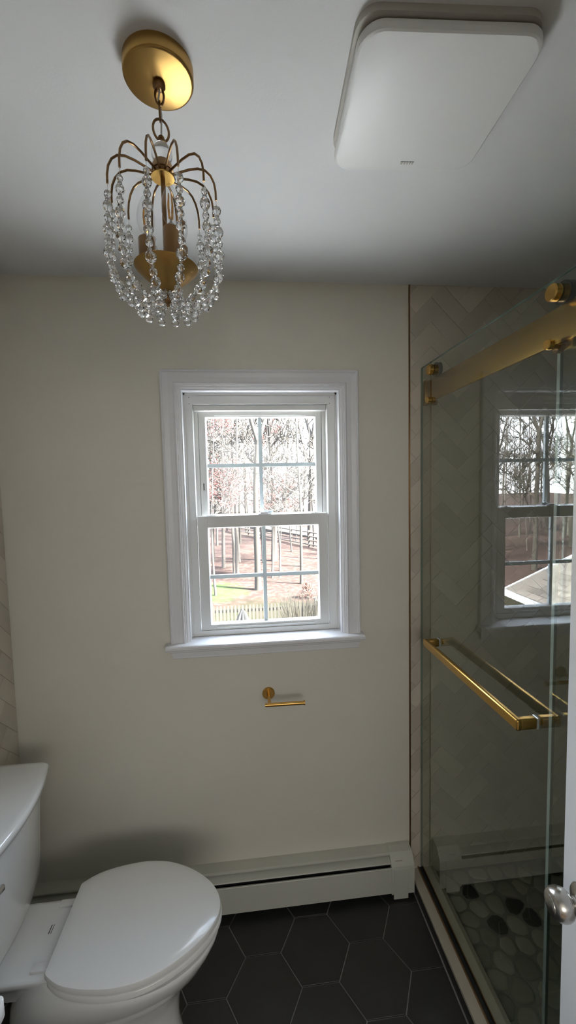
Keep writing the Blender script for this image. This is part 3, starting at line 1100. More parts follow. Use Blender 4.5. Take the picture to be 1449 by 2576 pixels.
GY0, GY1 = -0.848, -0.0130
sd = thing('shower_sliding_door', (XG, -0.4, 0.066), 'clear glass sliding shower door hung from the brass rail, nearest the window', 'shower door')
gz0, gz1 = 0.070, 2.1265
MB().box(XG, XG + 0.008, GY0, GY1, gz0, gz1).build('glass_panel', 'shower_glass', sd)
e = MB()
e.box(XG + 0.0004, XG + 0.0076, GY1, GY1 + 0.0006, gz0, gz1).box(XG + 0.0004, XG + 0.0076, GY0 - 0.0006, GY0, gz0, gz1).box(XG + 0.0004, XG + 0.0076, GY0, GY1, gz1, gz1 + 0.0006)
e.build('polished_edge', 'glass_edge', sd)
for y in (-0.110, -0.710):
    k = MB().lathe([(0.0175, 0), (0.0185, .001), (0.0185, .014), (0.0165, .0165), (0.004, .0168)], (XG - 0.001, y, 2.094), (-1, 0, 0), 28).build('roller_cap', 'brass', sd, True, 30)
    MB().lathe([(0.0130, 0), (0.0130, .005)], (XG - 0.001 + 0.003, y, 2.094), (-1, 0, 0), 24).build('roller_collar', 'brass_dark', sd, True)
    w = MB().lathe([(0.0250, 0.0), (0.0255, 0.0015), (0.0255, 0.004), (0.021, 0.006), (0.021, 0.012), (0.0255, 0.014), (0.0255, 0.016)], (XG + 0.0105, y, 2.0945), (1, 0, 0), 32).build('roller_wheel', 'rubber', sd, True, 30)
    MB().lathe([(0.0105, 0), (0.0115, .001), (0.0115, .012), (0.010, .0135)], (XG - 0.001, y + 0.013, 1.988), (-1, 0, 0), 24).build('guard_stud', 'brass', sd, True, 30)
    MB().lathe([(0.0100, 0), (0.0100, .014)], (XG + 0.008, y + 0.013, 1.9795), (1, 0, 0), 20).build('guard_pin', 'brass_dark', sd, True, 30)
# towel-bar handle outside
hz = 1.105
HB = XG - 0.0505
hd = MB()
hd.rbox(HB - 0.0075, HB + 0.0075, -0.6835, -0.1605, hz - 0.0165, hz + 0.0115, 0.0045, 3)
ho = hd.build('towel_bar', 'brass', sd, True, 35)
for y in (-0.1705, -0.6735):
    MB().rbox(HB + 0.002, XG - 0.004, y - 0.0095, y + 0.0095, hz - 0.0160, hz + 0.0110, 0.0045, 3).build('standoff', 'brass', sd, True, 35)
    MB().rbox(XG - 0.0045, XG - 0.0002, y - 0.0100, y + 0.0100, hz - 0.0165, hz + 0.0115, 0.001, 1).build('gasket', 'seal', sd)
    MB().lathe([(0.0095, 0), (0.0095, .004), (0.006, .0055)], (XG + 0.0082, y, hz - 0.001), (1, 0, 0), 20).build('inner_cap', 'brass', sd, True)
MB().box(XG + 0.0005, XG + 0.0075, GY0 - 0.0105, GY0 - 0.0008, gz0, gz1 - 0.02).build('edge_seal', 'seal', sd)

fp = thing('shower_fixed_panel', (1.602, -1.2, 0.061), 'clear fixed glass shower panel behind the sliding door, near the room door', 'glass panel')
MB().box(1.5980, 1.6060, YF + 0.002, -0.6830, 0.0625, 1.9960).build('glass_panel', 'shower_glass', fp)
e = MB().box(1.5984, 1.6056, -0.6830, -0.6824, 0.0625, 1.9960).box(1.5984, 1.6056, YF + 0.002, -0.683, 1.9960, 1.9966)
e.build('polished_edge', 'glass_edge', fp)
MB().box(1.5982, 1.6058, -0.6820, -0.6730, 0.0625, 1.992).build('edge_seal', 'seal', fp)
MB().rbox(1.5875, 1.5978, -0.730, -0.695, 1.975, 2.010, 0.002).build('panel_clamp', 'brass', fp, True)

tr = thing('shower_bottom_track', (1.56, -0.85, 0.06), 'thin brass guide track along the top of the shower curb', 'track')
MB().rbox(1.5540, 1.5580, YF, -0.006, 0.0602, 0.0680, 0.0006, 1).build('front_lip', 'brass_dark', tr)
MB().box(1.5580, 1.5760, YF, -0.006, 0.0602, 0.0625).build('channel', 'rubber', tr)
MB().rbox(1.5760, 1.5785, YF, -0.006, 0.0602, 0.0680, 0.0006, 1).build('rear_lip', 'brass_dark', tr)

# ================================================================== TOILET
TY = -0.396
to = thing('toilet', (0.38, TY, 0.0), 'white ceramic two-piece toilet with closed lid against the left wall', 'toilet')


def tank_ring(z, xb, xf, bow, hw, rc, n=10):
    """plan outline: flat back at xb, bowed front reaching xf, half-width hw."""
    out = []
    m_ = 14
    for k in range(m_ + 1):      # bowed front, from -y to +y
        t = -1 + 2 * k / m_
        y = t * (hw - rc * 0.55)
        out.append((xf - bow * t * t, TY + y, z))
    for k in range(1, 5):        # far corner
        a = k / 5
        out.append((xf - bow - rc * (a ** 2) * 1.0 - 0.0, TY + (hw - rc * 0.55) + rc * 0.55 * math.sin(a * PI / 2), z))
    out.append((xf - bow - rc * 1.5, TY + hw, z))
    out.append((xb + 0.01, TY + hw, z))
    out.append((xb, TY + hw - 0.01, z))
    out.append((xb, TY - hw + 0.01, z))
    out.append((xb + 0.01, TY - hw, z))
    out.append((xf - bow - rc * 1.5, TY - hw, z))
    for k in range(4, 0, -1):
        a = k / 5
        out.append((xf - bow - rc * (a ** 2), TY - (hw - rc * 0.55) - rc * 0.55 * math.sin(a * PI / 2), z))
    return out


XB = 0.014
tk = MB()
lv = [(0.388, 0.165, .015, .180), (0.396, 0.176, .022, .192), (0.42, 0.186, .028, .201), (0.48, 0.193, .031, .2065), (0.58, 0.199, .033, .209), (0.67, 0.205, .034, .2115), (0.715, 0.209, .035, .2145), (0.735, 0.213, .036, .2185), (0.744, 0.217, .037, .222)]
tk.rings([tank_ring(z, XB, xf, bow, hw, 0.03) for z, xf, bow, hw in lv])
tk.build('tank', 'ceramic', to, True, 60)
tl = MB()
tl.rings([tank_ring(z, XB - 0.003, xf, bow, hw, 0.03) for z, xf, bow, hw in ((0.7455, 0.2170, .037, .2225), (0.7455, 0.2250, .038, .2290), (0.7485, 0.2290, .038, .2320), (0.7650, 0.2310, .038, .2335), (0.7725, 0.2290, .038, .2315), (0.7755, 0.2240, .037, .2270), (0.7765, 0.2100, .034, .2130))])
tl.build('tank_lid', 'ceramic', to, True, 60)
lv_ = thing  # noqa
lev = MB().lathe([(0.013, 0), (0.013, .004), (0.009, .008)], (0.1935, -0.545, 0.668), (1, -0.15, 0), 20)
lev.build('lever_escutcheon', 'chrome', to, True)
lev = MB().tube([(0.206, -0.547, 0.668), (0.216, -0.535, 0.668), (0.2185, -0.523, 0.6665), (0.2185, -0.502, 0.664), (0.2180, -0.4955, 0.663)], [0.006, 0.0065, 0.0075, 0.0095, 0.006], 12)
lev.build('flush_lever', 'chrome', to, True, 70)


def d_outline(scale=1.0, dx=0.0, xb=0.316, xf=0.767, wscale=1.0, n=26):
    """seat outline: straight back edge, egg-shaped front. returns ccw list of (x, y)."""
    s = []
    L_ = xf - xb
    prof_ = [(0.0, .118), (0.012, .127), (0.10, .152), (0.22, .168), (0.36, .1765), (0.46, .1770), (0.58, .1690), (0.70, .1490), (0.80, .1235), (0.88, .0960), (0.94, .0680), (0.98, .0390), (0.995, .0190)]
    right = [(xb + L_ * a, TY + b * wscale) for a, b in prof_]
    left = [(xb + L_ * a, TY - b * wscale) for a, b in prof_]
    pts_ = left + [(xf, TY)] + right[::-1]
    # Catmull-Rom smooth along the curved side
    out = []
    m_ = len(pts_)
    for i in range(m_ - 1):
        p0, p1, p2, p3 = [Vector(pts_[min(max(j, 0), m_ - 1)]) for j in (i - 1, i, i + 1, i + 2)]
        for t in (0, 0.34, 0.67):
            out.append(tuple(0.5 * ((2 * p1) + (-p0 + p2) * t + (2 * p0 - 5 * p1 + 4 * p2 - p3) * t * t + (-p0 + 3 * p1 - 3 * p2 + p3) * t ** 3)))
    out.append(pts_[-1])
    return out


def ring_at(o, z, s=0.0, c=(0.53, TY)):
    """shrink outline by roughly s metres"""
    out = []
    for x, y in o:
        dx_, dy_ = x - c[0], y - c[1]
        L2 = math.hypot(dx_, dy_)
        k = max(0, L2 - s) / L2
        out.append((c[0] + dx_ * k, c[1] + dy_ * k, z))
    return out


oL = d_outline()
lid = MB()
lid.rings([ring_at(oL, 0.4130, 0.004), ring_at(oL, 0.4145, 0.0), ring_at(oL, 0.4235, 0.0), ring_at(oL, 0.4275, 0.002), ring_at(oL, 0.4300, 0.010), ring_at(oL, 0.4320, 0.022), ring_at(oL, 0.4335, 0.045), ring_at(oL, 0.4345, 0.10)])
lid.build('lid', 'seat', to, True, 35)
oS = d_outline(xb=0.322, xf=0.7695, wscale=1.010)
st_ = MB()
st_.rings([ring_at(oS, 0.3920, 0.005), ring_at(oS, 0.3935, 0.0), ring_at(oS, 0.4060, 0.0), ring_at(oS, 0.4098, 0.004), ring_at(oS, 0.4100, 0.05)])
st_.build('seat', 'seat', to, True, 50)
for y in (-0.4745, -0.3015):
    MB().rbox(0.262, 0.330, y - 0.0115, y + 0.0115, 0.386, 0.3975, 0.003).build('hinge', 'seat', to, True, 40)
# bowl and pedestal: lofted, one body
bw = MB()


def bowl_ring(z, xb, xf, hw, flat, n=40):
    """egg plan: rounded front at xf, squarer back at xb"""
    out = []
    xm = xb + (xf - xb) * 0.52
    for k in range(n):
        a = 2 * PI * k / n
        cx_, sx = math.cos(a), math.sin(a)
        if cx_ >= 0:
            x = xm + (xf - xm) * cx_
            y = hw * sx
        else:
            e_ = flat
            x = xm - (xm - xb) * (abs(cx_) ** e_)
            y = hw * math.copysign(abs(sx) ** e_, sx) if hw else 0
        out.append((x, TY + y, z))
    return out


bw.rings([bowl_ring(0.0, 0.16, 0.640, .112, .5), bowl_ring(0.006, 0.158, 0.643, .114, .5), bowl_ring(0.03, 0.16, 0.640, .111, .5), bowl_ring(0.09, 0.17, 0.630, .102, .55), bowl_ring(0.16, 0.17, 0.634, .100, .6),
          bowl_ring(0.215, 0.17, 0.655, .112, .65), bowl_ring(0.26, 0.18, 0.690, .134, .7), bowl_ring(0.305, 0.20, 0.727, .157, .75), bowl_ring(0.345, 0.22, 0.750, .1715, .8), bowl_ring(0.370, 0.24, 0.761, .1770, .85), bowl_ring(0.3835, 0.25, 0.7635, .1780, .9), bowl_ring(0.3880, 0.255, 0.761, .1755, .9), bowl_ring(0.3885, 0.30, 0.72, .14, .9)])
bw.build('bowl', 'ceramic', to, True, 60)
dk = MB()
dk.rings([[(x, y, z) for x, y in rrect(x0_, 0.40, TY - hw, TY + hw, 0.03, 6)] for z, x0_, hw in ((0.30, 0.16, .075), (0.335, 0.11, .085), (0.362, 0.045, .100), (0.376, 0.030, .108), (0.387, 0.028, .111), (0.3905, 0.031, .109), (0.3910, 0.040, .10))])
dk.build('deck', 'ceramic', to, True, 60)
lg = MB()
for dx_, w_ in ((0, .0022), (0.0065, .0015)):
    lg.box(0.2635 + dx_, 0.2635 + dx_ + w_, -0.385, -0.360, 0.3905, 0.3915)
lg.build('printed_logo', 'ink', to)

# ================================================================== VANITY (corner peeks in at lower left)
va = thing('vanity', (0.225, -1.28, 0), 'vanity with white countertop, its corner at the lower left edge', 'vanity')
VX, VY = 0.4545, -0.888
cp = rrect(0.006, VX, YF + 0.01, VY, 0.010, 5)
MB().rings([[(x, y, z) for x, y in [(0.23 + (x - 0.23) * s, -1.29 + (y + 1.29) * s) for x, y in cp]] for z, s in ((0.818, 0.994), (0.820, 1.0), (0.848, 1.0), (0.850, 0.994))]).build('countertop', 'counter', va, True, 40)
MB().box(0.006, 0.425, YF + 0.02, VY - 0.025, 0.09, 0.818).build('cabinet', 'cabinet', va)
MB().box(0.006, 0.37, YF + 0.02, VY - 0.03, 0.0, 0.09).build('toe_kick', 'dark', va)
for y0_, y1_ in ((-1.29, -0.925), (-1.68, -1.30)):
    d_ = MB().rbox(0.4255, 0.443, y0_, y1_, 0.12, 0.79, 0.002, 1).build('cabinet_door', 'cabinet', va)
    MB().lathe([(0.006, 0), (0.006, .014), (0.013, .018), (0.011, .024)], (0.443, y0_ + 0.04 if y0_ < -1.35 else y0_ + 0.04, 0.68), (1, 0, 0), 16).build('knob', 'brass', d_, True)

# ================================================================== ROOM DOOR (swung open, right edge)
DFX = 1.405
dr = tag(thing('door_1', (DFX, -1.645, 0.0)), kind='structure')
MB().rbox(DFX, DFX + 0.035, -1.645, -0.8350, 0.012, 2.035, 0.0015, 1).build('slab', 'door', dr)
for z0_, z1_ in ((0.15, 0.78), (1.06, 1.92)):
    for y0_, y1_ in ((-1.57, -1.28), (-1.21, -0.945)):
        MB().rbox(DFX - 0.0035, DFX + 0.001, y0_, y1_, z0_, z1_, 0.003, 1).build('raised_panel', 'door', dr)
ky, kz = -0.8950, 0.885
kb = MB().lathe([(0.0325, 0), (0.0325, .003), (0.029, .0075), (0.017, .0095), (0.0125, .012), (0.0112, .019), (0.0130, .0245), (0.0195, .0275), (0.0250, .0325), (0.0275, .0390), (0.0280, .0460), (0.0268, .0530), (0.0240, .0590), (0.0205, .0625)], (DFX, ky, kz), (-1, 0, 0), 48)
kn = kb.build('door_knob', 'nickel', dr, True, 60)
MB().lathe([(0.0200, .0622), (0.0192, .0600), (0.0165, .0600), (0.0158, .0640), (0.0120, .0655), (0.003, .0658)], (DFX, ky, kz), (-1, 0, 0), 40).build('knob_face', 'nickel', kn, True, 30)
MB().rbox(DFX + 0.006, DFX + 0.029, -0.8353, -0.8338, kz - 0.028, kz + 0.028, 0.0005, 1).build('latch_plate', 'nickel', dr)
dr.rotation_euler = (0, 0, -0.12)
# door jamb
mb = MB().box(DX0, DX0 + 0.018, YF - 0.13, YF + 0.01, 0, DZ).box(DX1 - 0.018, DX1, YF - 0.13, YF + 0.01, 0, DZ).box(DX0, DX1, YF - 0.13, YF + 0.01, DZ - 0.018, DZ)
tag(mb.build('trim_2', 'trim'), kind='structure')

# ================================================================== OUTDOORS
GZ = -3.0
gr = bpy.data.meshes.new('ground')
mb = MB()
n_ = 60
gv, gf = [], []
grng = random.Random(3)
for i in range(n_ + 1):
    for j in range(n_ + 1):
        x = -90 + 150 * i / n_
        y = 0.2 + 120 * (j / n_) ** 1.4
        z = GZ + 0.10 * math.sin(x * 0.35 + 1.0) * math.sin(y * 0.28) * min(1, max(0, (y - 12) / 6)) + 0.02 * grng.random() * (y > 13)
        gv.append((x, y, z))
for i in range(n_):
    for j in range(n_):
        a = i * (n_ + 1) + j
        gf.append((a, a + n_ + 1, a + n_ + 2, a + 1))
gr.from_pydata(gv, [], gf)
gr.materials.append(M['ground'])
go = bpy.data.objects.new('ground', gr)
COL.objects.link(go)
tag(go, 'leaf-strewn woodland floor and lawn outside the window', kind='structure')


def limb(mb, p, d, L_, r, depth, rnd, buds, sides):
    r = max(r, (0.05, 0.034, 0.026, 0.020)[depth])
    """grow one branch with its side branches"""
    n = 5 if depth == 0 else (4 if depth == 1 else 3)
    pts_ = [Vector(p)]
    rr = [r]
    dd = Vector(d).normalized()
    for i in range(n):
        wob = 0.10 if depth == 0 else 0.22
        dd = (dd + Vector((rnd.gauss(0, wob), rnd.gauss(0, wob), rnd.gauss(0, wob * 0.5) + (0.10 if depth else 0.04)))).normalized()
        pts_.append(pts_[-1] + dd * (L_ / n))
        rr.append(r * (1 - (i + 1) / n * (0.72 if depth else 0.62)))
    mb.tube(pts_, rr, sides, cap=False)
    if depth >= 3:
        if buds is not None and rnd.random() < 0.8:
            for q in pts_[1:]:
                buds.append(q)
        return
    cnt = (6, 6, 4)[depth]
    for k in range(cnt):
        t = rnd.uniform(0.25, 1.0)
        i = min(n - 1, int(t * n))
        q = pts_[i].lerp(pts_[i + 1], t * n - i)
        rad = rr[i] * 0.62
        ax = Vector((rnd.gauss(0, 1), rnd.gauss(0, 1), rnd.gauss(0.2, 0.5))).normalized()
        base_d = (pts_[i + 1] - pts_[i]).normalized()
        nd = (base_d * 0.75 + ax * 0.85).normalized()
        limb(mb, q, nd, L_ * rnd.uniform(0.42, 0.66), rad, depth + 1, rnd, buds, 3 if depth >= 1 else 4)


def tree_meshes(seed, height, r, first, forks, bark, red=False, lean=0.03, nb=9):
    """trunk mesh, branch mesh and bud mesh standing at the origin."""
    rnd = random.Random(seed)
    tb, bb = MB(), MB()
    buds = [] if red else None
    p, d = Vector((0, 0, -0.15)), Vector((rnd.gauss(0, lean), rnd.gauss(0, lean), 1)).normalized()
    pts_, rr = [p.copy()], [r * 1.45]
    seg = 12
    hgt = height * (0.45 if forks else 1.0)
    for i in range(seg):
        d = (d + Vector((rnd.gauss(0, 0.022), rnd.gauss(0, 0.022), 0.02))).normalized()
        p = p + d * (hgt / seg)
        pts_.append(p.copy())
        t = (i + 1) / seg
        rr.append(r * ((1.0 - 0.25 * t) if forks else (1.0 - 0.85 * t)))
    rr[1] = r * 1.05
    ext = [pts_[0].lerp(pts_[1], 0.25)]
    pts_ = [pts_[0]] + ext + pts_[1:]
    rr = [rr[0]] + [r * 1.15] + rr[1:]
    tb.tube(pts_, rr, 9)
    if forks:
        for k in range(forks):
            a = 2 * PI * k / forks + rnd.uniform(-0.3, 0.3)
            nd = (d + Vector((math.cos(a), math.sin(a), 0)) * rnd.uniform(0.22, 0.42)).normalized()
            limb(bb, pts_[-1] - d * 0.1, nd, height * 0.42, r * 0.62, 0, rnd, buds, 6)
    for k in range(nb):
        t = rnd.uniform(first, 0.97)
        i = min(len(pts_) - 2, int(t * (len(pts_) - 1)))
        a = rnd.uniform(0, 2 * PI)
        nd = Vector((math.cos(a), math.sin(a), rnd.uniform(0.35, 1.1))).normalized()
        limb(bb, pts_[i], nd, height * rnd.uniform(0.12, 0.26) * (1.3 - t), min(r * 0.35, rr[i] * 0.45), 1, rnd, buds, 4)
    tm = tb.mesh('trunk', True, 80)
    bm_ = bb.mesh('branches', True, 80)
    tm.materials.append(M[bark])
    bm_.materials.append(M[bark])
    um = None
    if red:
        ub = MB()
        for q in buds:
            for _ in range(2):
                c_ = q + Vector((rnd.gauss(0, .05), rnd.gauss(0, .05), rnd.gauss(0, .05)))
                s = rnd.uniform(0.018, 0.036)
                ub.add([c_ + Vector((s, 0, 0)), c_ + Vector((-s, 0, 0)), c_ + Vector((0, s, 0)), c_ + Vector((0, -s, 0)), c_ + Vector((0, 0, s)), c_ + Vector((0, 0, -s))],
                       [(0, 2, 4), (2, 1, 4), (1, 3, 4), (3, 0, 4), (2, 0, 5), (1, 2, 5), (3, 1, 5), (0, 3, 5)])
        if ub.v:
            um = ub.mesh('buds')
            um.materials.append(M['buds'])
    return tm, bm_, um


KINDS = dict(
    forkA=tree_meshes(21, 15, 0.150, 0.75, 2, 'bark_pale', lean=0.0, nb=3),
    forkB=tree_meshes(33, 17, 0.185, 0.80, 3, 'bark', lean=0.0, nb=3),
    tall1=tree_meshes(4, 15, 0.085, 0.30, 0, 'bark', nb=11),
    tall2=tree_meshes(9, 17, 0.110, 0.30, 0, 'bark', nb=12),
    tall3=tree_meshes(14, 13, 0.070, 0.32, 0, 'bark_pale', nb=11),
    pale=tree_meshes(17, 16, 0.125, 0.35, 2, 'bark_pale', nb=6),
    sap=tree_meshes(25, 8, 0.038, 0.34, 0, 'bark', nb=9, lean=0.05),
    red=tree_meshes(40, 10, 0.050, 0.30, 0, 'bark', True, nb=13, lean=0.04),
    big=tree_meshes(52, 19, 0.250, 0.45, 3, 'bark', nb=5),
)


def tree(kind, x, y, label, group=None, rot=0.0, s=1.0):
    t = thing('bare_tree' if kind != 'red' else 'budding_tree', (x, y, GZ), label, 'tree', group)
    t.rotation_euler = (0, 0, rot)
    t.scale = (s, s, s)
    for nm, me in zip(('trunk', 'branches', 'buds'), KINDS[kind]):
        if me:
            o = bpy.data.objects.new(nm, me)
            COL.objects.link(o)
            o.parent = t
            if nm != 'trunk':
                o['kind'] = 'stuff'
    return t


def ppx(px, D):
    """horizontal position along the view line through image column px at depth D in front of the camera"""
    return 0.8804 + D * ((px - 724.5) / 1026.3 + 0.1)


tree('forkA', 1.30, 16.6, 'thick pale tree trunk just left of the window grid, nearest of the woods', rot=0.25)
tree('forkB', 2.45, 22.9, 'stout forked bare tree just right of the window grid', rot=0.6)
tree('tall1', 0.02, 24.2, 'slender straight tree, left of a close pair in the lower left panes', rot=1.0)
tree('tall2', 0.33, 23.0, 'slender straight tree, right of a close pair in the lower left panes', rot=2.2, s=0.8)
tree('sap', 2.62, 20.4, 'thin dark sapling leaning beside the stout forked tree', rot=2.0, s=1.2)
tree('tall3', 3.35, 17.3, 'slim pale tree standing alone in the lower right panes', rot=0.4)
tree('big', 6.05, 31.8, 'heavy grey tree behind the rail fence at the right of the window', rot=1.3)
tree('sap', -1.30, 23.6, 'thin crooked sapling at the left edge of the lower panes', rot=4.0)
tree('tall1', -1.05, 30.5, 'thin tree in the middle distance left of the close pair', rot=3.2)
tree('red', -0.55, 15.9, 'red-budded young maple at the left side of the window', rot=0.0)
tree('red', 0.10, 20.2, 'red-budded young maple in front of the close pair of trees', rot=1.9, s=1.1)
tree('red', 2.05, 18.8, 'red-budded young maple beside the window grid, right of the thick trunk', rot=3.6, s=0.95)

wr = random.Random(77)
placed = []


def free(x, y, dmin):
    return all((x - a) ** 2 + (y - b) ** 2 > dmin * dmin for a, b in placed)


def scatter(cnt, dlo, dhi, tlo, thi, ox, oy, dmin, lab, group, kinds):
    n = 0
    tries_ = 0
    while n < cnt and tries_ < 4000:
        tries_ += 1
        D = dlo + (dhi - dlo) * wr.random() ** 0.8
        t = wr.uniform(tlo, thi)
        x, y = ox + t * D, oy + D
        if y < 13 or not free(x, y, dmin):
            continue
        placed.append((x, y))
        tree(wr.choice(kinds), x, y, lab, group, wr.uniform(0, 6.28), wr.uniform(0.85, 1.2))
        n += 1


scatter(16, 19, 34, -0.12, 0.19, 0.88, -1.56, 1.6, 'slim bare tree at the near edge of the woods seen straight through the window', 'near edge of the woods',
        ['tall1', 'tall3', 'sap', 'sap', 'tall3'])
scatter(40, 30, 75, -0.13, 0.20, 0.88, -1.56, 1.0, 'bare tree among many in the deep woods seen straight through the window', 'deep woods behind the window',
        ['tall1', 'tall2', 'tall3', 'sap', 'red', 'tall1', 'pale', 'forkB'])
scatter(34, 17, 60, -1.02, -0.50, 2.23, -1.56, 1.1, 'bare tree in the woods to the left, mirrored in the shower glass', 'woods mirrored in the shower glass',
        ['pale', 'tall3', 'pale', 'forkA', 'sap', 'tall3', 'tall1'])
scatter(16, 20, 60, -0.45, -0.16, 1.5, -1.56, 2.0, 'bare tree in the woods left of the window view', 'woods beside the window view', ['tall1', 'tall2', 'forkB', 'sap'])
scatter(12, 20, 60, 0.22, 0.55, 0.9, -1.56, 2.0, 'bare tree in the woods right of the window view', 'woods beside the window view at right', ['tall1', 'tall2', 'forkB', 'sap'])

# picket fence
FY = 10.5
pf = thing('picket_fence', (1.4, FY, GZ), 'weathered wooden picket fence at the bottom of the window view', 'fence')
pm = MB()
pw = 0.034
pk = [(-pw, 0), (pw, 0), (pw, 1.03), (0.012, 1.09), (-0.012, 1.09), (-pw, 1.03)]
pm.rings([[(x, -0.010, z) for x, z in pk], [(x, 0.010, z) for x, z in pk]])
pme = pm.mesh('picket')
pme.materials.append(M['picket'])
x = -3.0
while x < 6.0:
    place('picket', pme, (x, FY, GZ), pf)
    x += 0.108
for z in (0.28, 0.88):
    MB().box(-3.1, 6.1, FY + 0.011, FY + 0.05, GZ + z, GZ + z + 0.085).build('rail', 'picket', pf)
for x in (-2.65, -0.27, 2.90, 5.3):
    MB().box(x - .05, x + .05, FY - 0.025, FY + 0.075, GZ, GZ + 1.12).add([(x - .06, FY - .035, GZ + 1.12), (x + .06, FY - .035, GZ + 1.12), (x + .06, FY + .085, GZ + 1.12), (x - .06, FY + .085, GZ + 1.12), (x, FY + .025, GZ + 1.22)], [(0, 1, 2, 3), (0, 1, 4), (1, 2, 4), (2, 3, 4), (3, 0, 4)]).build('post', 'picket', pf)

# split-rail fence running away through the woods, pale road behind it
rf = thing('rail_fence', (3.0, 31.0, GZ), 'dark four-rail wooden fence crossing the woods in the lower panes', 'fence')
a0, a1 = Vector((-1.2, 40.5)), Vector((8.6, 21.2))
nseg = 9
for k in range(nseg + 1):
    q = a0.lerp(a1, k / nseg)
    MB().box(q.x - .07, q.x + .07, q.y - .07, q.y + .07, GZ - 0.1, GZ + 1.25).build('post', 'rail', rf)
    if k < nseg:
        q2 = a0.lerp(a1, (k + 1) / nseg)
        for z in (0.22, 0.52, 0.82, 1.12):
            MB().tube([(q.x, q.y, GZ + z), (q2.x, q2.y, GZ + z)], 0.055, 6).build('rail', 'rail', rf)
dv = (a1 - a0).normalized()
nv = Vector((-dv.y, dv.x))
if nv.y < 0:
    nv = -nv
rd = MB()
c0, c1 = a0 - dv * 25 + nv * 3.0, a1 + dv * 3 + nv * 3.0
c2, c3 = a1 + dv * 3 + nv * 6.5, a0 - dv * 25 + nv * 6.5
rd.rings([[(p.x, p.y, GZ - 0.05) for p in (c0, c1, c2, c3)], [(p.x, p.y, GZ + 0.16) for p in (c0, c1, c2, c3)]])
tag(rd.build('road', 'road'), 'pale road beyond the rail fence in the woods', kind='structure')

# closed patio umbrella
um = thing('patio_umbrella', (0.72, 7.45, GZ), 'closed dark blue-grey patio umbrella in front of the picket fence', 'umbrella')
uz = -1.075
rg = []
for h, r in ((0.0, 0.004), (0.04, 0.030), (0.15, 0.085), (0.35, 0.150), (0.7, 0.165), (1.1, 0.12), (1.3, 0.10)):
    rg.append([(0.72 + r * (1 + 0.25 * math.cos(a * 8)) * math.cos(a), 7.45 + r * (1 + 0.25 * math.cos(a * 8)) * math.sin(a), uz - h) for a in [2 * PI * k / 32 for k in range(32)]])
MB().rings(rg).build('canopy', 'canvas', um, True, 60)
MB().lathe([(0.019, 0), (0.019, 0.75)], (0.72, 7.45, GZ + 0.05), n=10).build('pole', 'rubber', um, True)
MB().lathe([(0.25, 0), (0.25, 0.05), (0.05, 0.09), (0.03, 0.20)], (0.72, 7.45, GZ), n=20).build('base', 'rubber', um, True, 40)

tag(MB().box(-2.4, 7.5, 0.16, 8.5, GZ - 0.1, GZ + 0.04).build('patio', mat('patio_bounce', (0.70, 0.68, 0.65), 0.9, var=0.06, vscale=3)), 'unseen patio below the window, added pale to bounce light', kind='structure')  # out of view; added and kept pale to bounce sunlight onto the ceiling

# ornamental grass clump
og = thing('ornamental_grass', (2.25, 9.3, GZ), 'tall tan ornamental grass clump in front of the picket fence', 'grass')
gb = MB()
gg = random.Random(2)
for k in range(230):
    a, rr_ = gg.uniform(0, 2 * PI), gg.random() ** 0.5 * 0.32
    bx, by = 2.25 + rr_ * math.cos(a), 9.3 + rr_ * math.sin(a)
    hh_ = gg.uniform(1.1, 1.85)
    ln = gg.uniform(0.05, 0.45)
    gb.tube([(bx, by, GZ), (bx + ln * 0.3 * math.cos(a), by + ln * 0.3 * math.sin(a), GZ + hh_ * 0.55), (bx + ln * math.cos(a), by + ln * math.sin(a), GZ + hh_)], [0.011, 0.009, 0.003], 3)
tag(gb.build('blades', 'dry_grass', og), kind='stuff')

# rust-leaved shrub behind the fence
sh = thing('rust_shrub', (3.28, 14.8, GZ), 'low rust-orange shrub behind the picket fence at right', 'shrub')
sb = MB()
for k in range(420):
    a, b_, rr_ = gg.uniform(0, 2 * PI), gg.uniform(0, PI / 2), gg.random() ** 0.4
    c_ = Vector((3.28 + 0.36 * rr_ * math.cos(a) * math.cos(b_), 14.8 + 0.36 * rr_ * math.sin(a) * math.cos(b_), GZ + 0.05 + 0.62 * rr_ * math.sin(b_)))
    u_ = Vector((gg.gauss(0, 1), gg.gauss(0, 1), gg.gauss(0, 1))).normalized()
    v_ = u_.orthogonal().normalized()
    s = 0.05
    sb.add([c_ - u_ * s, c_ + v_ * s * 0.5, c_ + u_ * s, c_ - v_ * s * 0.5], [(0, 1, 2, 3)])
tag(sb.build('leaves', 'rust_leaf', sh), kind='stuff')
MB().tube([(3.28, 14.8, GZ - 0.05), (3.29, 14.8, GZ + 0.4)], [0.02, 0.008], 6).build('stem', 'bark', sh)

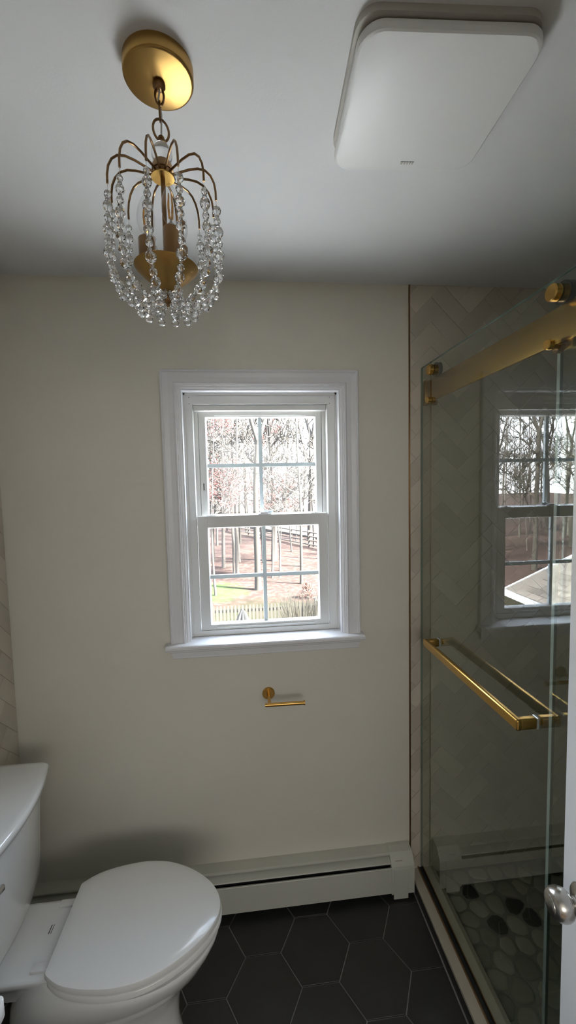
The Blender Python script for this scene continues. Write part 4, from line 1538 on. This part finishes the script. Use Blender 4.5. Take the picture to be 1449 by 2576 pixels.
# one-storey wing of the house to the left; its roof shows mirrored in the shower glass
hw_ = thing('house_wing', (-5.2, 3.2, GZ), 'one-storey house wing with grey shingle roof and white gutter, mirrored in shower glass', 'building')
EX, EZ, SL, RX, Y0, Y1 = -2.85, -0.50, 0.42, -5.9, 0.16, 6.02
MB().box(-8.75, EX - 0.30, Y0, Y1 - 0.25, GZ, EZ - 0.12).build('walls', 'siding', hw_)
RZ = EZ + SL * (EX - RX)
rfm = MB().rings([[(EX, y, EZ - 0.10), (EX, y, EZ - 0.02), (RX, y, RZ - 0.02), (2 * RX - EX, y, EZ - 0.02), (2 * RX - EX, y, EZ - 0.10), (RX, y, RZ - 0.30)] for y in (Y0, Y1)])
roof = rfm.build('roof_deck', 'shingle', hw_)
# shingles: rows up the slope nearest the window
sl = math.hypot(1, SL)
ux, uz_ = -1 / sl, SL / sl
expo, tabw, th = 0.155, 0.31, 0.008
sm = MB()
ang = math.atan(SL)
srng = random.Random(8)
# a tab: local x up-slope, y along eave
sm.box(0, expo - 0.012, 0.006, tabw - 0.006, 0, th + 0.008)
sme = sm.mesh('shingle')
sme.materials.append(M['shingle'])
cnt = 0
slope_len = (EX - RX) * sl
row = 0
while cnt < 295 and row < int(slope_len / expo):
    y = Y1 - tabw - (0.155 if row % 2 else 0.0) - 0.0
    while y > 2.4 and cnt < 295:
        o = place('shingle', sme, (EX + ux * expo * row, y, EZ + uz_ * expo * row - 0.019 + 0.004), hw_)
        # local x -> up slope
        o.rotation_euler = (0, 0, 0)
        Rm = Matrix(((ux, 0, SL / sl), (0, 1, 0), (uz_, 0, 1 / sl))).to_4x4()
        o.rotation_euler = Rm.to_euler()
        y -= tabw
        cnt += 1
    row += 1
gt = MB()
gp = [(EX + 0.005, EZ - 0.115), (EX + 0.085, EZ - 0.115), (EX + 0.125, EZ - 0.055), (EX + 0.125, EZ - 0.012), (EX + 0.117, EZ - 0.012), (EX + 0.117, EZ - 0.05), (EX + 0.080, EZ - 0.107), (EX + 0.012, EZ - 0.107), (EX + 0.012, EZ - 0.012), (EX + 0.005, EZ - 0.012)]
gt.rings([[(x, Y0, z) for x, z in gp], [(x, Y1 + 0.02, z) for x, z in gp]]).build('gutter', 'gutter', hw_)
MB().box(EX - 0.32, EX + 0.003, Y0, Y1, EZ - 0.13, EZ - 0.105).build('soffit', 'gutter', hw_)
MB().rings([[(EX - 0.01, y, EZ - 0.10), (EX - 0.01, y, EZ + 0.005), (RX, y, RZ + 0.005), (RX, y, RZ - 0.11)] for y in (Y1 + 0.002, Y1 + 0.03)]).build('rake_board', 'gutter', hw_)
